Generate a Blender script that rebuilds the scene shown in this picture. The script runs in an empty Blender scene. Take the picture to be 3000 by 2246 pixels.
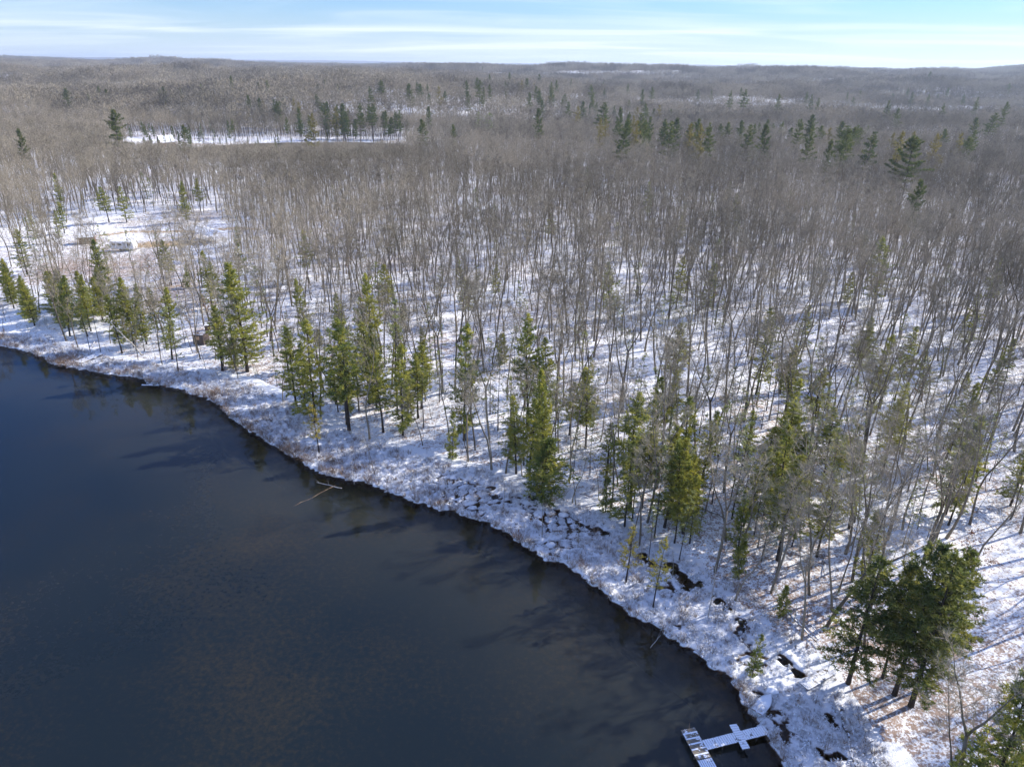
import bpy, math, random
import numpy as np
from mathutils import Vector, Matrix

R = math.radians
scene = bpy.context.scene
col = scene.collection
rng = np.random.default_rng(7)
random.seed(7)

# ------------------------------------------------------------------ camera
CAM_H = 55.0
PITCH, ROLL, FPX = R(24.1), R(0.62), 2080.0          # focal length in photo pixels (3000 wide)
fwd = np.array([0, math.cos(PITCH), -math.sin(PITCH)])
_r = np.array([1.0, 0, 0]); _u = np.cross(_r, fwd)
rgt = math.cos(ROLL) * _r + math.sin(ROLL) * _u
upv = -math.sin(ROLL) * _r + math.cos(ROLL) * _u
cam_d = bpy.data.cameras.new('camera'); cam = bpy.data.objects.new('camera', cam_d); col.objects.link(cam)
cam_d.sensor_width = 36.0; cam_d.lens = 36.0 * FPX / 3000.0
cam_d.clip_start = 0.5; cam_d.clip_end = 60000.0
cam.matrix_world = Matrix(((rgt[0], upv[0], -fwd[0], 0), (rgt[1], upv[1], -fwd[1], 0), (rgt[2], upv[2], -fwd[2], CAM_H), (0, 0, 0, 1)))
scene.camera = cam

# ------------------------------------------------------------------ sun, sky, exposure
SUN_AZ = R(21.0)      # direction towards the sun in plan, measured from +X to +Y
SUN_EL = R(33.0)
sun_dir = Vector((math.cos(SUN_AZ) * math.cos(SUN_EL), math.sin(SUN_AZ) * math.cos(SUN_EL), math.sin(SUN_EL)))
sl = bpy.data.lights.new('sun', 'SUN'); sl.energy = 5.0; sl.angle = R(0.53); sl.color = (1.0, 0.935, 0.83)
so = bpy.data.objects.new('sun', sl); col.objects.link(so)
so.rotation_euler = sun_dir.to_track_quat('Z', 'Y').to_euler()
so.location = (200, 150, 200)

world = bpy.data.worlds.new('World'); scene.world = world; world.use_nodes = True
wn, wl = world.node_tree.nodes, world.node_tree.links
wn.clear()
wout = wn.new('ShaderNodeOutputWorld'); bg = wn.new('ShaderNodeBackground')
sky = wn.new('ShaderNodeTexSky'); sky.sky_type = 'NISHITA'; sky.sun_disc = False
sky.sun_elevation = SUN_EL; sky.sun_rotation = math.pi / 2 - SUN_AZ
sky.altitude = 300; sky.air_density = 1.7; sky.dust_density = 0.0; sky.ozone_density = 3.0
tcw = wn.new('ShaderNodeTexCoord'); sep = wn.new('ShaderNodeSeparateXYZ')
wl.new(tcw.outputs['Generated'], sep.inputs[0])
def wmath(op, a, b=None):
    n = wn.new('ShaderNodeMath'); n.operation = op
    for i, v in enumerate((a, b)):
        if v is None: continue
        if isinstance(v, (int, float)): n.inputs[i].default_value = v
        else: wl.new(v, n.inputs[i])
    return n.outputs[0]
zc = wmath('MAXIMUM', sep.outputs[2], 0.0)
den = wmath('ADD', zc, 0.06)
cx = wmath('DIVIDE', sep.outputs[0], den); cy = wmath('DIVIDE', sep.outputs[1], den)
cmb = wn.new('ShaderNodeCombineXYZ'); wl.new(cx, cmb.inputs[0]); wl.new(cy, cmb.inputs[1])
mp = wn.new('ShaderNodeMapping'); mp.inputs['Rotation'].default_value = (0, 0, R(-22)); mp.inputs['Scale'].default_value = (0.24, 0.55, 1)
mp.inputs['Location'].default_value = (3.3, 0.4, 0)
wl.new(cmb.outputs[0], mp.inputs[0])
nz = wn.new('ShaderNodeTexNoise'); nz.inputs['Scale'].default_value = 1.0; nz.inputs['Detail'].default_value = 6; nz.inputs['Roughness'].default_value = 0.48
nz.inputs['Distortion'].default_value = 1.1
wl.new(mp.outputs[0], nz.inputs['Vector'])
cr = wn.new('ShaderNodeMapRange'); cr.interpolation_type = 'SMOOTHSTEP'
cr.inputs[1].default_value = 0.36; cr.inputs[2].default_value = 0.86; cr.inputs[3].default_value = 0.0; cr.inputs[4].default_value = 0.85
wl.new(nz.outputs['Fac'], cr.inputs[0])
veil = wmath('MULTIPLY', wmath('POWER', 2.718, wmath('MULTIPLY', zc, -22.0)), 0.80)     # the cirrus veil thickens towards the horizon
cfac = wmath('MINIMUM', wmath('ADD', wmath('MULTIPLY', cr.outputs[0], 0.8), veil), 0.95)
cmix = wn.new('ShaderNodeMix'); cmix.data_type = 'RGBA'
tint = wn.new('ShaderNodeMix'); tint.data_type = 'RGBA'; tint.blend_type = 'MULTIPLY'; tint.inputs[0].default_value = 1.0
tint.inputs[7].default_value = (0.31, 0.67, 1.56, 1)         # daylight white balance of the camera
wl.new(sky.outputs[0], tint.inputs[6])
wl.new(cfac, cmix.inputs[0]); wl.new(tint.outputs[2], cmix.inputs[6])
cmix.inputs[7].default_value = (7.8, 8.5, 9.2, 1)          # thin cirrus, in the units of the sky texture
wl.new(cmix.outputs[2], bg.inputs[0]); bg.inputs[1].default_value = 0.08
wl.new(bg.outputs[0], wout.inputs[0])

scene.view_settings.view_transform = 'Standard'; scene.view_settings.look = 'None'
scene.view_settings.gamma = 1.0; scene.view_settings.use_curve_mapping = False
scene.view_settings.exposure = 0.82
scene.cycles.max_bounces = 4; scene.cycles.diffuse_bounces = 2; scene.cycles.glossy_bounces = 2; scene.cycles.transmission_bounces = 2
scene.cycles.transparent_max_bounces = 6; scene.cycles.volume_bounces = 0
scene.cycles.use_adaptive_sampling = True; scene.cycles.adaptive_threshold = 0.025
scene.cycles.use_denoising = True

# ------------------------------------------------------------------ helpers
def lerp(a, b, t): return a + (b - a) * t
def sstep(a, b, x):
    t = np.clip((np.asarray(x, float) - a) / (b - a), 0, 1); return t * t * (3 - 2 * t)
_perm = np.random.default_rng(3).integers(0, 1 << 16, 4096)
def _hash(ix, iy):
    return (_perm[(_perm[ix.astype(np.int64) & 4095] + iy.astype(np.int64)) & 4095] & 0xffff) / 65535.0
def vnoise(x, y):
    x = np.asarray(x, float); y = np.asarray(y, float)
    ix = np.floor(x); iy = np.floor(y); fx = x - ix; fy = y - iy
    fx = fx * fx * (3 - 2 * fx); fy = fy * fy * (3 - 2 * fy)
    a = _hash(ix, iy); b = _hash(ix + 1, iy); c = _hash(ix, iy + 1); d = _hash(ix + 1, iy + 1)
    return (a + (b - a) * fx) * (1 - fy) + (c + (d - c) * fx) * fy
def fbm(x, y, s, o=4):
    x = np.asarray(x, float) / s; y = np.asarray(y, float) / s; t = 0; a = 0.5; n = 0
    for i in range(o):
        t = t + a * vnoise(x + 17.3 * i, y - 9.1 * i); n += a; a *= 0.5; x = x * 2.03; y = y * 2.03
    return t / n - 0.5
def cells(x, y, s, jit=0.85):
    """nearest feature point: distance, second distance and a random value of the cell"""
    x = np.asarray(x, float) / s; y = np.asarray(y, float) / s
    ix = np.floor(x); iy = np.floor(y); f1 = np.full(x.shape, 9.0); f2 = np.full(x.shape, 9.0); rv = np.zeros(x.shape)
    for dx in (-1, 0, 1):
        for dy in (-1, 0, 1):
            cx_ = ix + dx; cy_ = iy + dy
            px = cx_ + 0.5 + jit * (_hash(cx_, cy_) - 0.5); py = cy_ + 0.5 + jit * (_hash(cx_ + 91, cy_ + 37) - 0.5)
            d = np.hypot(px - x, py - y); m = d < f1
            f2 = np.where(m, f1, np.minimum(f2, d)); rv = np.where(m, _hash(cx_ + 7, cy_ + 55), rv); f1 = np.where(m, d, f1)
    return f1 * s, f2 * s, rv

def ray(px, py):
    d = fwd + (px - 1500.0) / FPX * rgt - (py - 1123.0) / FPX * upv
    return d / np.linalg.norm(d)
def at_z(px, py, z=0.0):
    d = ray(px, py); t = (z - CAM_H) / d[2]; return np.array([0, 0, CAM_H]) + t * d
def project(x, y, z):
    v = np.stack(np.broadcast_arrays(np.asarray(x, float), np.asarray(y, float), np.asarray(z, float) - CAM_H), -1)
    dz = np.maximum(v @ fwd, 1e-3)
    return 1500 + FPX * (v @ rgt) / dz, 1123 - FPX * (v @ upv) / dz, v @ fwd

# ------------------------------------------------------------------ shoreline and terrain
_sh = [(0,752),(60,766),(120,790),(200,808),(270,818),(330,835),(400,850),(445,862),(480,885),(520,920),(545,945),(590,970),(640,990),(665,1016),
       (720,1038),(790,1050),(850,1075),(930,1100),(1000,1118),(1080,1142),(1130,1180),(1190,1215),(1240,1250),(1300,1290),(1360,1330),(1420,1370),
       (1460,1400),(1520,1440),(1570,1470),(1606,1508),(1622,1545),(1640,1575),(1652,1612),(1690,1656)]
shore = [at_z(x * 1.3562, y * 1.3562, 0.0)[:2] for x, y in _sh]
shore = [np.array(p) for p in ((-260,168),(-185,160),(-140,150))] + shore + [np.array(p) for p in ((24.6,38),(26.5,30),(28,15),(26,-12),(18,-45))]
shore = np.array(shore)
# smooth resample with a little natural raggedness
seg = np.r_[0, np.cumsum(np.hypot(*np.diff(shore, axis=0).T))]
ss = np.arange(0, seg[-1], 0.5)
sx = np.interp(ss, seg, shore[:, 0]); sy = np.interp(ss, seg, shore[:, 1])
k = np.hanning(15); k /= k.sum()
sx = np.convolve(np.pad(sx, 7, 'edge'), k, 'valid'); sy = np.convolve(np.pad(sy, 7, 'edge'), k, 'valid')
coarse = np.stack([sx, sy], 1)[::5]
lake_poly = np.vstack([coarse, [(-20,-170),(-200,-190),(-420,-80),(-430,110),(-330,170)]])
def shore_dist_exact(x, y):
    """signed distance to the shoreline, positive on land"""
    x = np.atleast_1d(np.asarray(x, float)); y = np.atleast_1d(np.asarray(y, float))
    best = np.full(x.shape, 1e18); ins = np.zeros(x.shape, bool); n = len(lake_poly)
    for i in range(n):
        a = lake_poly[i]; b = lake_poly[(i + 1) % n]; e = b - a
        t = np.clip(((x - a[0]) * e[0] + (y - a[1]) * e[1]) / (e @ e), 0, 1)
        best = np.minimum(best, (x - a[0] - t * e[0]) ** 2 + (y - a[1] - t * e[1]) ** 2)
        c = (a[1] > y) != (b[1] > y)
        ins ^= c & (x < e[0] * (y - a[1]) / (e[1] if e[1] else 1e-9) + a[0])
    d = np.sqrt(best); return np.where(ins, -d, d)
_gx = np.arange(-520, 421, 3.0); _gy = np.arange(-260, 701, 3.0)
_X, _Y = np.meshgrid(_gx, _gy); _SD = shore_dist_exact(_X.ravel(), _Y.ravel()).reshape(_X.shape)
def shore_dist(x, y):
    x = np.atleast_1d(np.asarray(x, float)); y = np.atleast_1d(np.asarray(y, float))
    u = np.clip((x + 520) / 3.0, 0, len(_gx) - 1.001); v = np.clip((y + 260) / 3.0, 0, len(_gy) - 1.001)
    i = u.astype(int); j = v.astype(int); fu = u - i; fv = v - j
    return (_SD[j, i] * (1 - fu) + _SD[j, i + 1] * fu) * (1 - fv) + (_SD[j + 1, i] * (1 - fu) + _SD[j + 1, i + 1] * fu) * fv
def marsh_w(x): return np.interp(x, [-115, -70, -42, -10, 10, 18, 24, 27], [4.5, 5.5, 8.5, 9.5, 11, 11.5, 8, 7])
POND = (-138.0, 508.0, 86.0, 54.0)                        # the second, far lake
def pond_f(x, y):
    a = np.arctan2((y - POND[1]) / POND[3], (x - POND[0]) / POND[2])
    return np.hypot((x - POND[0]) / POND[2], (y - POND[1]) / POND[3]) * (1 + 0.06 * np.sin(3 * a + 1) + 0.04 * np.sin(5 * a))
def land_h(x, y, e):
    """dry-ground height, e = distance inland of the marsh edge"""
    x = np.asarray(x, float); y = np.asarray(y, float); e = np.maximum(e, 0)
    h = 0.35 + 2.0 * sstep(0, 32, e) + 3.2 * sstep(10, 190, e)
    h = h + fbm(x, y, 70, 3) * 4.2 * sstep(2, 45, e) + fbm(x + 50, y, 14, 3) * 0.7 * sstep(0, 8, e)
    far = sstep(330, 3300, y)
    h = h + 30 * far + fbm(x - 300, y * 1.5, 420, 3) * 74 * sstep(400, 950, y) * (1 - 0.35 * far) + fbm(x, y + 900, 1500, 3) * 26 * sstep(900, 2400, y)
    hill = sstep(6500, 10500, y)
    h = h * (1 - 0.55 * hill) + hill * (50 + fbm(x, y * 0.5, 2600, 4) * 75 + sstep(4200, -3600, x) * 22)
    pf = pond_f(x, y)
    h = np.where(pf < 1.9, lerp(np.where(pf < 1, 1.0 - 2.5 * sstep(1.0, 0.6, pf), 1.0 + 2.2 * sstep(1, 1.6, pf)), h, sstep(1.25, 1.9, pf)), h)
    return h
def ground_z(x, y):
    x = np.atleast_1d(np.asarray(x, float)); y = np.atleast_1d(np.asarray(y, float))
    d = shore_dist(x, y); e = d - marsh_w(x)
    z = land_h(x, y, e)
    return np.where(e > 0, z, np.where(d > 0, 0.3, -0.3 - 0.09 * np.minimum(-d, 45)))
def gz(x, y): return float(ground_z(x, y)[0])
def on_ground(px, py):
    """where the sight line through a photo pixel meets the ground"""
    d = ray(px, py); o = np.array([0, 0, CAM_H]); t = np.geomspace(20, 6000, 1500)
    p = o + t[:, None] * d; g = p[:, 2] - ground_z(p[:, 0], p[:, 1])
    i = int(np.argmax(g < 0)) or len(t) - 1
    a = g[i - 1] / (g[i - 1] - g[i] + 1e-9); tt = t[i - 1] + a * (t[i] - t[i - 1]); q = o + tt * d
    return q[0], q[1], gz(q[0], q[1])
def under_top(px, py, h):
    """foot of a tree of height h whose tip is seen at a photo pixel"""
    d = ray(px, py); o = np.array([0, 0, CAM_H]); t = np.geomspace(20, 9000, 2500)
    p = o + t[:, None] * d; g = p[:, 2] - ground_z(p[:, 0], p[:, 1]) - h
    i = int(np.argmax(g < 0)) or len(t) - 1; q = p[i]
    return q[0], q[1], gz(q[0], q[1])
def height_for(x, y, z, px, py):
    d = ray(px, py); k_ = math.hypot(x, y) / math.hypot(d[0], d[1]); return CAM_H + k_ * d[2] - z

# ------------------------------------------------------------------ materials
class NT:
    def __init__(s, name):
        s.m = bpy.data.materials.new(name); s.m.use_nodes = True; s.t = s.m.node_tree; s.t.nodes.clear()
        s.out = s.t.nodes.new('ShaderNodeOutputMaterial')
    def n(s, typ, **kw):
        nd = s.t.nodes.new(typ)
        for k_, v in kw.items():
            if isinstance(v, bpy.types.NodeSocket): s.t.links.new(v, nd.inputs[k_.replace('_', ' ') if isinstance(k_, str) else k_])
            elif k_ in ('data_type', 'operation', 'interpolation_type', 'blend_type', 'feature', 'attribute_name', 'distribution'): setattr(nd, k_, v)
            else: nd.inputs[k_.replace('_', ' ')].default_value = v
        return nd
    def l(s, a, b): s.t.links.new(a, b)
    def pos(s): return s.n('ShaderNodeNewGeometry').outputs['Position']
    def noise(s, vec, scale, detail=3, rough=0.5): return s.n('ShaderNodeTexNoise', Vector=vec, Scale=scale, Detail=detail, Roughness=rough).outputs['Fac']
    def ramp(s, v, a, b, c=0.0, d=1.0):
        nd = s.n('ShaderNodeMapRange'); nd.interpolation_type = 'SMOOTHSTEP'; s.l(v, nd.inputs[0])
        for i, q in enumerate((a, b, c, d)):
            if isinstance(q, (int, float)): nd.inputs[i + 1].default_value = q
            else: s.l(q, nd.inputs[i + 1])
        return nd.outputs[0]
    def mix(s, f, a, b):
        nd = s.n('ShaderNodeMix', data_type='RGBA')
        for i, q in ((0, f), (6, a), (7, b)):
            if isinstance(q, bpy.types.NodeSocket): s.l(q, nd.inputs[i])
            elif i == 0: nd.inputs[0].default_value = q
            else: nd.inputs[i].default_value = (*q, 1)
        return nd.outputs[2]
    def math(s, op, a, b=0.0):
        nd = s.n('ShaderNodeMath', operation=op)
        for i, q in enumerate((a, b)):
            if isinstance(q, bpy.types.NodeSocket): s.l(q, nd.inputs[i])
            else: nd.inputs[i].default_value = q
        return nd.outputs[0]
    def bsdf(s, color, rough=0.8, spec=0.25, normal=None, **kw):
        p = s.n('ShaderNodeBsdfPrincipled'); p.inputs['Roughness'].default_value = rough; p.inputs['Specular IOR Level'].default_value = spec
        if isinstance(color, bpy.types.NodeSocket): s.l(color, p.inputs['Base Color'])
        else: p.inputs['Base Color'].default_value = (*color, 1)
        if normal is not None: s.l(normal, p.inputs['Normal'])
        for k_, v in kw.items(): p.inputs[k_].default_value = v
        return p.outputs[0]
    def bump(s, h, strength=0.5, dist=0.1):
        nd = s.n('ShaderNodeBump'); nd.inputs['Strength'].default_value = strength; nd.inputs['Distance'].default_value = dist
        s.l(h, nd.inputs['Height']); return nd.outputs[0]
    def done(s, sh): s.l(sh, s.out.inputs[0]); return s.m

SNOW = (0.84, 0.86, 0.90)
def mat_ground():
    t = NT('snowy_ground'); p = t.pos()
    att = t.n('ShaderNodeAttribute', attribute_name='bare').outputs['Fac']; wood = t.n('ShaderNodeAttribute', attribute_name='wood').outputs['Fac']
    lit = t.n('ShaderNodeAttribute', attribute_name='litter').outputs['Fac']
    big = t.noise(p, 0.05, 3); mid = t.noise(p, 1.1, 5, 0.7); fine = t.noise(p, 4.2, 4, 0.75)
    v = t.math('ADD', t.math('MULTIPLY', mid, 0.4), t.math('MULTIPLY', fine, 0.6))
    thr = t.math('SUBTRACT', t.math('SUBTRACT', 0.665, t.math('MULTIPLY', big, 0.18)), t.math('MULTIPLY', lit, 0.14))
    f = t.math('MULTIPLY', t.ramp(v, thr, t.math('ADD', thr, 0.10)), 0.9)
    litter = t.mix(t.noise(p, 1.7, 2), (0.15, 0.085, 0.05), (0.34, 0.21, 0.13))
    c = t.mix(f, SNOW, litter)
    gr = t.mix(fine, (0.30, 0.20, 0.10), (0.46, 0.34, 0.20))
    bf = t.ramp(t.math('ADD', att, t.math('MULTIPLY', t.math('SUBTRACT', mid, 0.5), 1.4)), 0.42, 0.62)
    c = t.mix(bf, c, gr)
    wd = t.mix(t.noise(p, 0.012, 4, 0.7), (0.10, 0.085, 0.085), (0.19, 0.165, 0.155))
    c = t.mix(wood, c, wd)
    z = t.n('ShaderNodeSeparateXYZ', Vector=p).outputs[2]
    bed = t.mix(t.ramp(t.noise(p, 0.6, 5, 0.7), 0.4, 0.7), (0.035, 0.026, 0.012), (0.13, 0.085, 0.035))
    c = t.mix(t.ramp(z, -0.12, 0.0, 1, 0), c, bed)
    nb = t.bump(t.math('ADD', t.noise(p, 1.2, 4), t.math('MULTIPLY', fine, 0.4)), 0.55, 0.22)
    return t.done(t.bsdf(c, 0.75, 0.2, nb))
def mat_marsh():
    t = NT('snowy_marsh'); p = t.pos()
    z = t.n('ShaderNodeSeparateXYZ', Vector=p).outputs[2]
    mid = t.noise(p, 1.6, 5, 0.7); fine = t.noise(p, 7.0, 4, 0.7)
    sedge = t.mix(fine, (0.07, 0.04, 0.02), (0.30, 0.17, 0.09))
    v = t.math('ADD', t.math('MULTIPLY', mid, 0.55), t.math('MULTIPLY', fine, 0.45))
    br = t.n('ShaderNodeAttribute', attribute_name='brush').outputs['Fac']
    thr = t.math('SUBTRACT', 0.60, t.math('MULTIPLY', br, 0.14))
    c = t.mix(t.ramp(v, thr, t.math('ADD', thr, 0.08)), SNOW, sedge)
    peat = t.mix(fine, (0.016, 0.010, 0.006), (0.10, 0.052, 0.026))
    lo = t.ramp(t.math('ADD', z, t.math('MULTIPLY', t.math('SUBTRACT', fine, 0.5), 0.12)), 0.05, 0.2, 1, 0)
    c = t.mix(lo, c, peat)
    nb = t.bump(t.math('ADD', mid, fine), 0.8, 0.2)
    return t.done(t.bsdf(c, 0.8, 0.15, nb))
def mat_water():
    t = NT('lake_water'); p = t.pos()
    dep = t.n('ShaderNodeAttribute', attribute_name='depth').outputs['Fac']
    weed = t.ramp(t.math('ADD', t.math('MULTIPLY', t.noise(p, 0.05, 3), 0.42), t.math('MULTIPLY', t.noise(p, 1.6, 6, 0.8), 0.58)), 0.46, 0.70)
    deep = t.mix(weed, (0.0050, 0.0100, 0.0140), (0.027, 0.023, 0.015))
    body = t.mix(t.ramp(dep, 0.8, 3.2), t.mix(weed, (0.018, 0.021, 0.020), (0.034, 0.028, 0.018)), deep)   # turbid shallows over the mud shelf
    d = t.n('ShaderNodeBsdfDiffuse', Color=body).outputs[0]
    tr = t.n('ShaderNodeBsdfTransparent', Color=(0.62, 0.55, 0.36, 1)).outputs[0]
    m1 = t.n('ShaderNodeMixShader'); t.l(t.ramp(dep, 0.03, 0.8), m1.inputs[0]); t.l(tr, m1.inputs[1]); t.l(d, m1.inputs[2])
    rip = t.n('ShaderNodeTexNoise', Vector=p, Scale=1.6, Detail=3.0)
    nb = t.bump(rip.outputs['Fac'], 0.05, 0.03)
    g = t.n('ShaderNodeBsdfGlossy', Roughness=0.05); t.l(nb, g.inputs['Normal'])
    fr = t.n('ShaderNodeFresnel', IOR=1.333); t.l(nb, fr.inputs['Normal'])
    m2 = t.n('ShaderNodeMixShader'); t.l(fr.outputs[0], m2.inputs[0]); t.l(m1.outputs[0], m2.inputs[1]); t.l(g.outputs[0], m2.inputs[2])
    return t.done(m2.outputs[0])
def mat_bark(name, a, b, tone=0.0):
    t = NT(name); p = t.pos(); oi = t.n('ShaderNodeObjectInfo').outputs['Random']
    c = t.mix(oi, a, b)
    stand = t.ramp(t.noise(p, 0.016, 4, 0.6), 0.42, 0.64)                 # species change between stands, contrast raised to paint in ridge light and shade
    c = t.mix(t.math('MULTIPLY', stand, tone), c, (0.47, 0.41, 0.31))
    g = t.mix(t.noise(p, 2.5, 3), (0.62, 0.62, 0.62), (1.25, 1.22, 1.18))
    mm = t.n('ShaderNodeMix', data_type='RGBA', blend_type='MULTIPLY'); mm.inputs[0].default_value = 1
    t.l(c, mm.inputs[6]); t.l(g, mm.inputs[7])
    return t.done(t.bsdf(mm.outputs[2], 0.9, 0.1))
def mat_needle(name, a, b, tip):
    t = NT(name); p = t.pos(); oi = t.n('ShaderNodeObjectInfo').outputs['Random']
    c = t.mix(oi, a, b); c = t.mix(t.ramp(t.noise(p, 0.9, 3), 0.42, 0.7), c, tip)
    d = t.bsdf(c, 0.6, 0.25)
    tl = t.n('ShaderNodeBsdfTranslucent', Color=c).outputs[0]
    m = t.n('ShaderNodeMixShader'); m.inputs[0].default_value = 0.48; t.l(d, m.inputs[1]); t.l(tl, m.inputs[2])
    return t.done(m.outputs[0])
def mat_two(name, a, b, scale=3.0, lo=0.4, hi=0.6, rough=0.8, bump=0.0):
    t = NT(name); p = t.pos(); n1 = t.noise(p, scale, 5, 0.65)
    c = t.mix(t.ramp(n1, lo, hi), a, b)
    return t.done(t.bsdf(c, rough, 0.2, t.bump(n1, bump, 0.03) if bump else None))
def mat_snowtop(name, wood, thr, scale=2.0):
    """weathered wood that carries snow on its upward faces"""
    t = NT(name); p = t.pos(); nz_ = t.n('ShaderNodeSeparateXYZ', Vector=t.n('ShaderNodeNewGeometry').outputs['Normal']).outputs[2]
    grain = t.noise(p, 14, 3); w = t.mix(grain, tuple(c * 0.55 for c in wood), wood)
    f = t.math('MULTIPLY', t.ramp(nz_, 0.25, 0.6), t.ramp(t.noise(p, scale, 4, 0.6), thr, thr + 0.08))
    return t.done(t.bsdf(t.mix(f, w, SNOW), 0.75, 0.2, t.bump(grain, 0.3, 0.02)))

M = dict(
    ground=mat_ground(), marsh=mat_marsh(), water=mat_water(),
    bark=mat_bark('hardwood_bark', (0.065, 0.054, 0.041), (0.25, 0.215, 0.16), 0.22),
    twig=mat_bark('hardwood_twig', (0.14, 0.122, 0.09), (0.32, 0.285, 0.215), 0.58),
    pbark=mat_bark('pine_bark', (0.04, 0.033, 0.028), (0.07, 0.058, 0.05)),
    needle=mat_needle('pine_needles', (0.14, 0.185, 0.045), (0.29, 0.30, 0.055), (0.50, 0.46, 0.085)),
    needle_p=mat_needle('pale_needles', (0.16, 0.20, 0.075), (0.25, 0.275, 0.10), (0.36, 0.37, 0.14)),
    needle_d=mat_needle('dark_pine_needles', (0.055, 0.085, 0.03), (0.095, 0.125, 0.035), (0.18, 0.19, 0.05)),
    needle_c=mat_needle('deep_green_needles', (0.09, 0.125, 0.036), (0.15, 0.175, 0.044), (0.33, 0.315, 0.07)),
    needle_o=mat_needle('bronze_needles', (0.15, 0.14, 0.04), (0.22, 0.18, 0.05), (0.27, 0.22, 0.06)),
    needle_y=mat_needle('yellow_green_needles', (0.30, 0.29, 0.05), (0.38, 0.31, 0.055), (0.45, 0.37, 0.07)),
    rust=mat_two('rust_leaves', (0.20, 0.07, 0.025), (0.33, 0.14, 0.06), 2.0),
    sedge=mat_two('dry_sedge', (0.17, 0.105, 0.07), (0.36, 0.26, 0.18), 2.5),
    snow=mat_two('snow_cover', (0.80, 0.83, 0.88), (0.87, 0.88, 0.91), 1.5, bump=0.3),
    plank=mat_snowtop('snowy_planks', (0.24, 0.20, 0.16), 0.34), plank_bare=mat_snowtop('patchy_planks', (0.26, 0.22, 0.17), 0.52, 3.0),
    log=mat_snowtop('snowy_log', (0.13, 0.10, 0.08), 0.40), pale=mat_two('pale_dead_wood', (0.28, 0.26, 0.24), (0.46, 0.44, 0.41), 3),
    brick=mat_two('brown_masonry', (0.075, 0.056, 0.048), (0.15, 0.115, 0.10), 6, bump=0.4),
    white=mat_two('white_siding', (0.70, 0.71, 0.72), (0.80, 0.80, 0.80), 1.2), dark=mat_two('dark_glass', (0.02, 0.025, 0.03), (0.05, 0.06, 0.07), 2, rough=0.2),
    roof=mat_snowtop('snowy_roof', (0.22, 0.23, 0.26), 0.25, 0.5), metal=mat_two('grey_metal', (0.32, 0.34, 0.36), (0.45, 0.46, 0.48), 2, rough=0.45),
    brown=mat_two('brown_boards', (0.13, 0.07, 0.045), (0.22, 0.125, 0.08), 3), tyre=mat_two('black_rubber', (0.015, 0.015, 0.015), (0.03, 0.03, 0.03), 4),
    stone=mat_snowtop('snowy_stone', (0.36, 0.30, 0.23), 0.42, 2.5), hull=mat_two('pale_aluminium', (0.55, 0.58, 0.62), (0.66, 0.68, 0.70), 2, rough=0.4),
)

# ------------------------------------------------------------------ mesh collecting
class MB:
    def __init__(s): s.v = []; s.f = []; s.m = []
    def tri(s, a, b, c, m=0):
        n = len(s.v); s.v += [a, b, c]; s.f.append((n, n + 1, n + 2)); s.m.append(m)
    def tube(s, pts, rad, sides=5, m=0, cap=True):
        pts = [np.asarray(p, float) for p in pts]; base = len(s.v); k_ = len(pts)
        ref = np.array([0.31, 0.95, 0.05])
        for i, p in enumerate(pts):
            d = pts[min(i + 1, k_ - 1)] - pts[max(i - 1, 0)]; d = d / (np.linalg.norm(d) + 1e-9)
            a = np.cross(d, ref); a /= (np.linalg.norm(a) + 1e-9); b = np.cross(d, a)
            for j in range(sides):
                w = 2 * math.pi * j / sides; s.v.append(p + rad[i] * (math.cos(w) * a + math.sin(w) * b))
        for i in range(k_ - 1):
            for j in range(sides):
                j2 = (j + 1) % sides; o = base + i * sides
                s.f.append((o + j, o + j2, o + sides + j2, o + sides + j)); s.m.append(m)
        if cap:
            s.f.append(tuple(base + (k_ - 1) * sides + j for j in range(sides))); s.m.append(m)
            s.f.append(tuple(base + j for j in reversed(range(sides)))); s.m.append(m)
    def box(s, c, size, rz=0.0, m=0, tilt=0.0):
        cx_, cy_, cz_ = c; hx, hy, hz = (q / 2 for q in size); o = len(s.v); ca, sa = math.cos(rz), math.sin(rz)
        for dz in (-hz, hz):
            for dx, dy in ((-hx, -hy), (hx, -hy), (hx, hy), (-hx, hy)):
                zz = dz + tilt * dx
                s.v.append((cx_ + ca * dx - sa * dy, cy_ + sa * dx + ca * dy, cz_ + zz))
        for f in ((3, 2, 1, 0), (4, 5, 6, 7), (0, 1, 5, 4), (1, 2, 6, 5), (2, 3, 7, 6), (3, 0, 4, 7)):
            s.f.append(tuple(o + q for q in f)); s.m.append(m)
    def poly(s, pts, m=0):
        o = len(s.v); s.v += [tuple(p) for p in pts]; s.f.append(tuple(range(o, o + len(pts)))); s.m.append(m)
    def add(s, other, mat=None, off=0):
        o = len(s.v)
        s.v += [tuple(mat @ Vector(p)) for p in other.v] if mat is not None else other.v
        s.f += [tuple(q + o for q in f) for f in other.f]; s.m += [m + off for m in other.m]
    def mesh(s, name, mats, smooth=False):
        me = bpy.data.meshes.new(name)
        me.from_pydata([tuple(map(float, p)) for p in s.v], [], s.f)
        for m in mats: me.materials.append(m)
        if len(mats) > 1: me.polygons.foreach_set('material_index', np.array(s.m, dtype=np.int32))
        if smooth: me.polygons.foreach_set('use_smooth', np.ones(len(s.f), bool))
        me.update(); return me
def tag(o, label=None, cat=None, group=None, kind=None):
    for k_, v in (('label', label), ('category', cat), ('group', group), ('kind', kind)):
        if v: o[k_] = v
    return o
def obj(name, me, parent=None, loc=None):
    o = bpy.data.objects.new(name, me); col.objects.link(o)
    if parent is not None: o.parent = parent
    if loc is not None: o.location = loc
    return o
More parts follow.
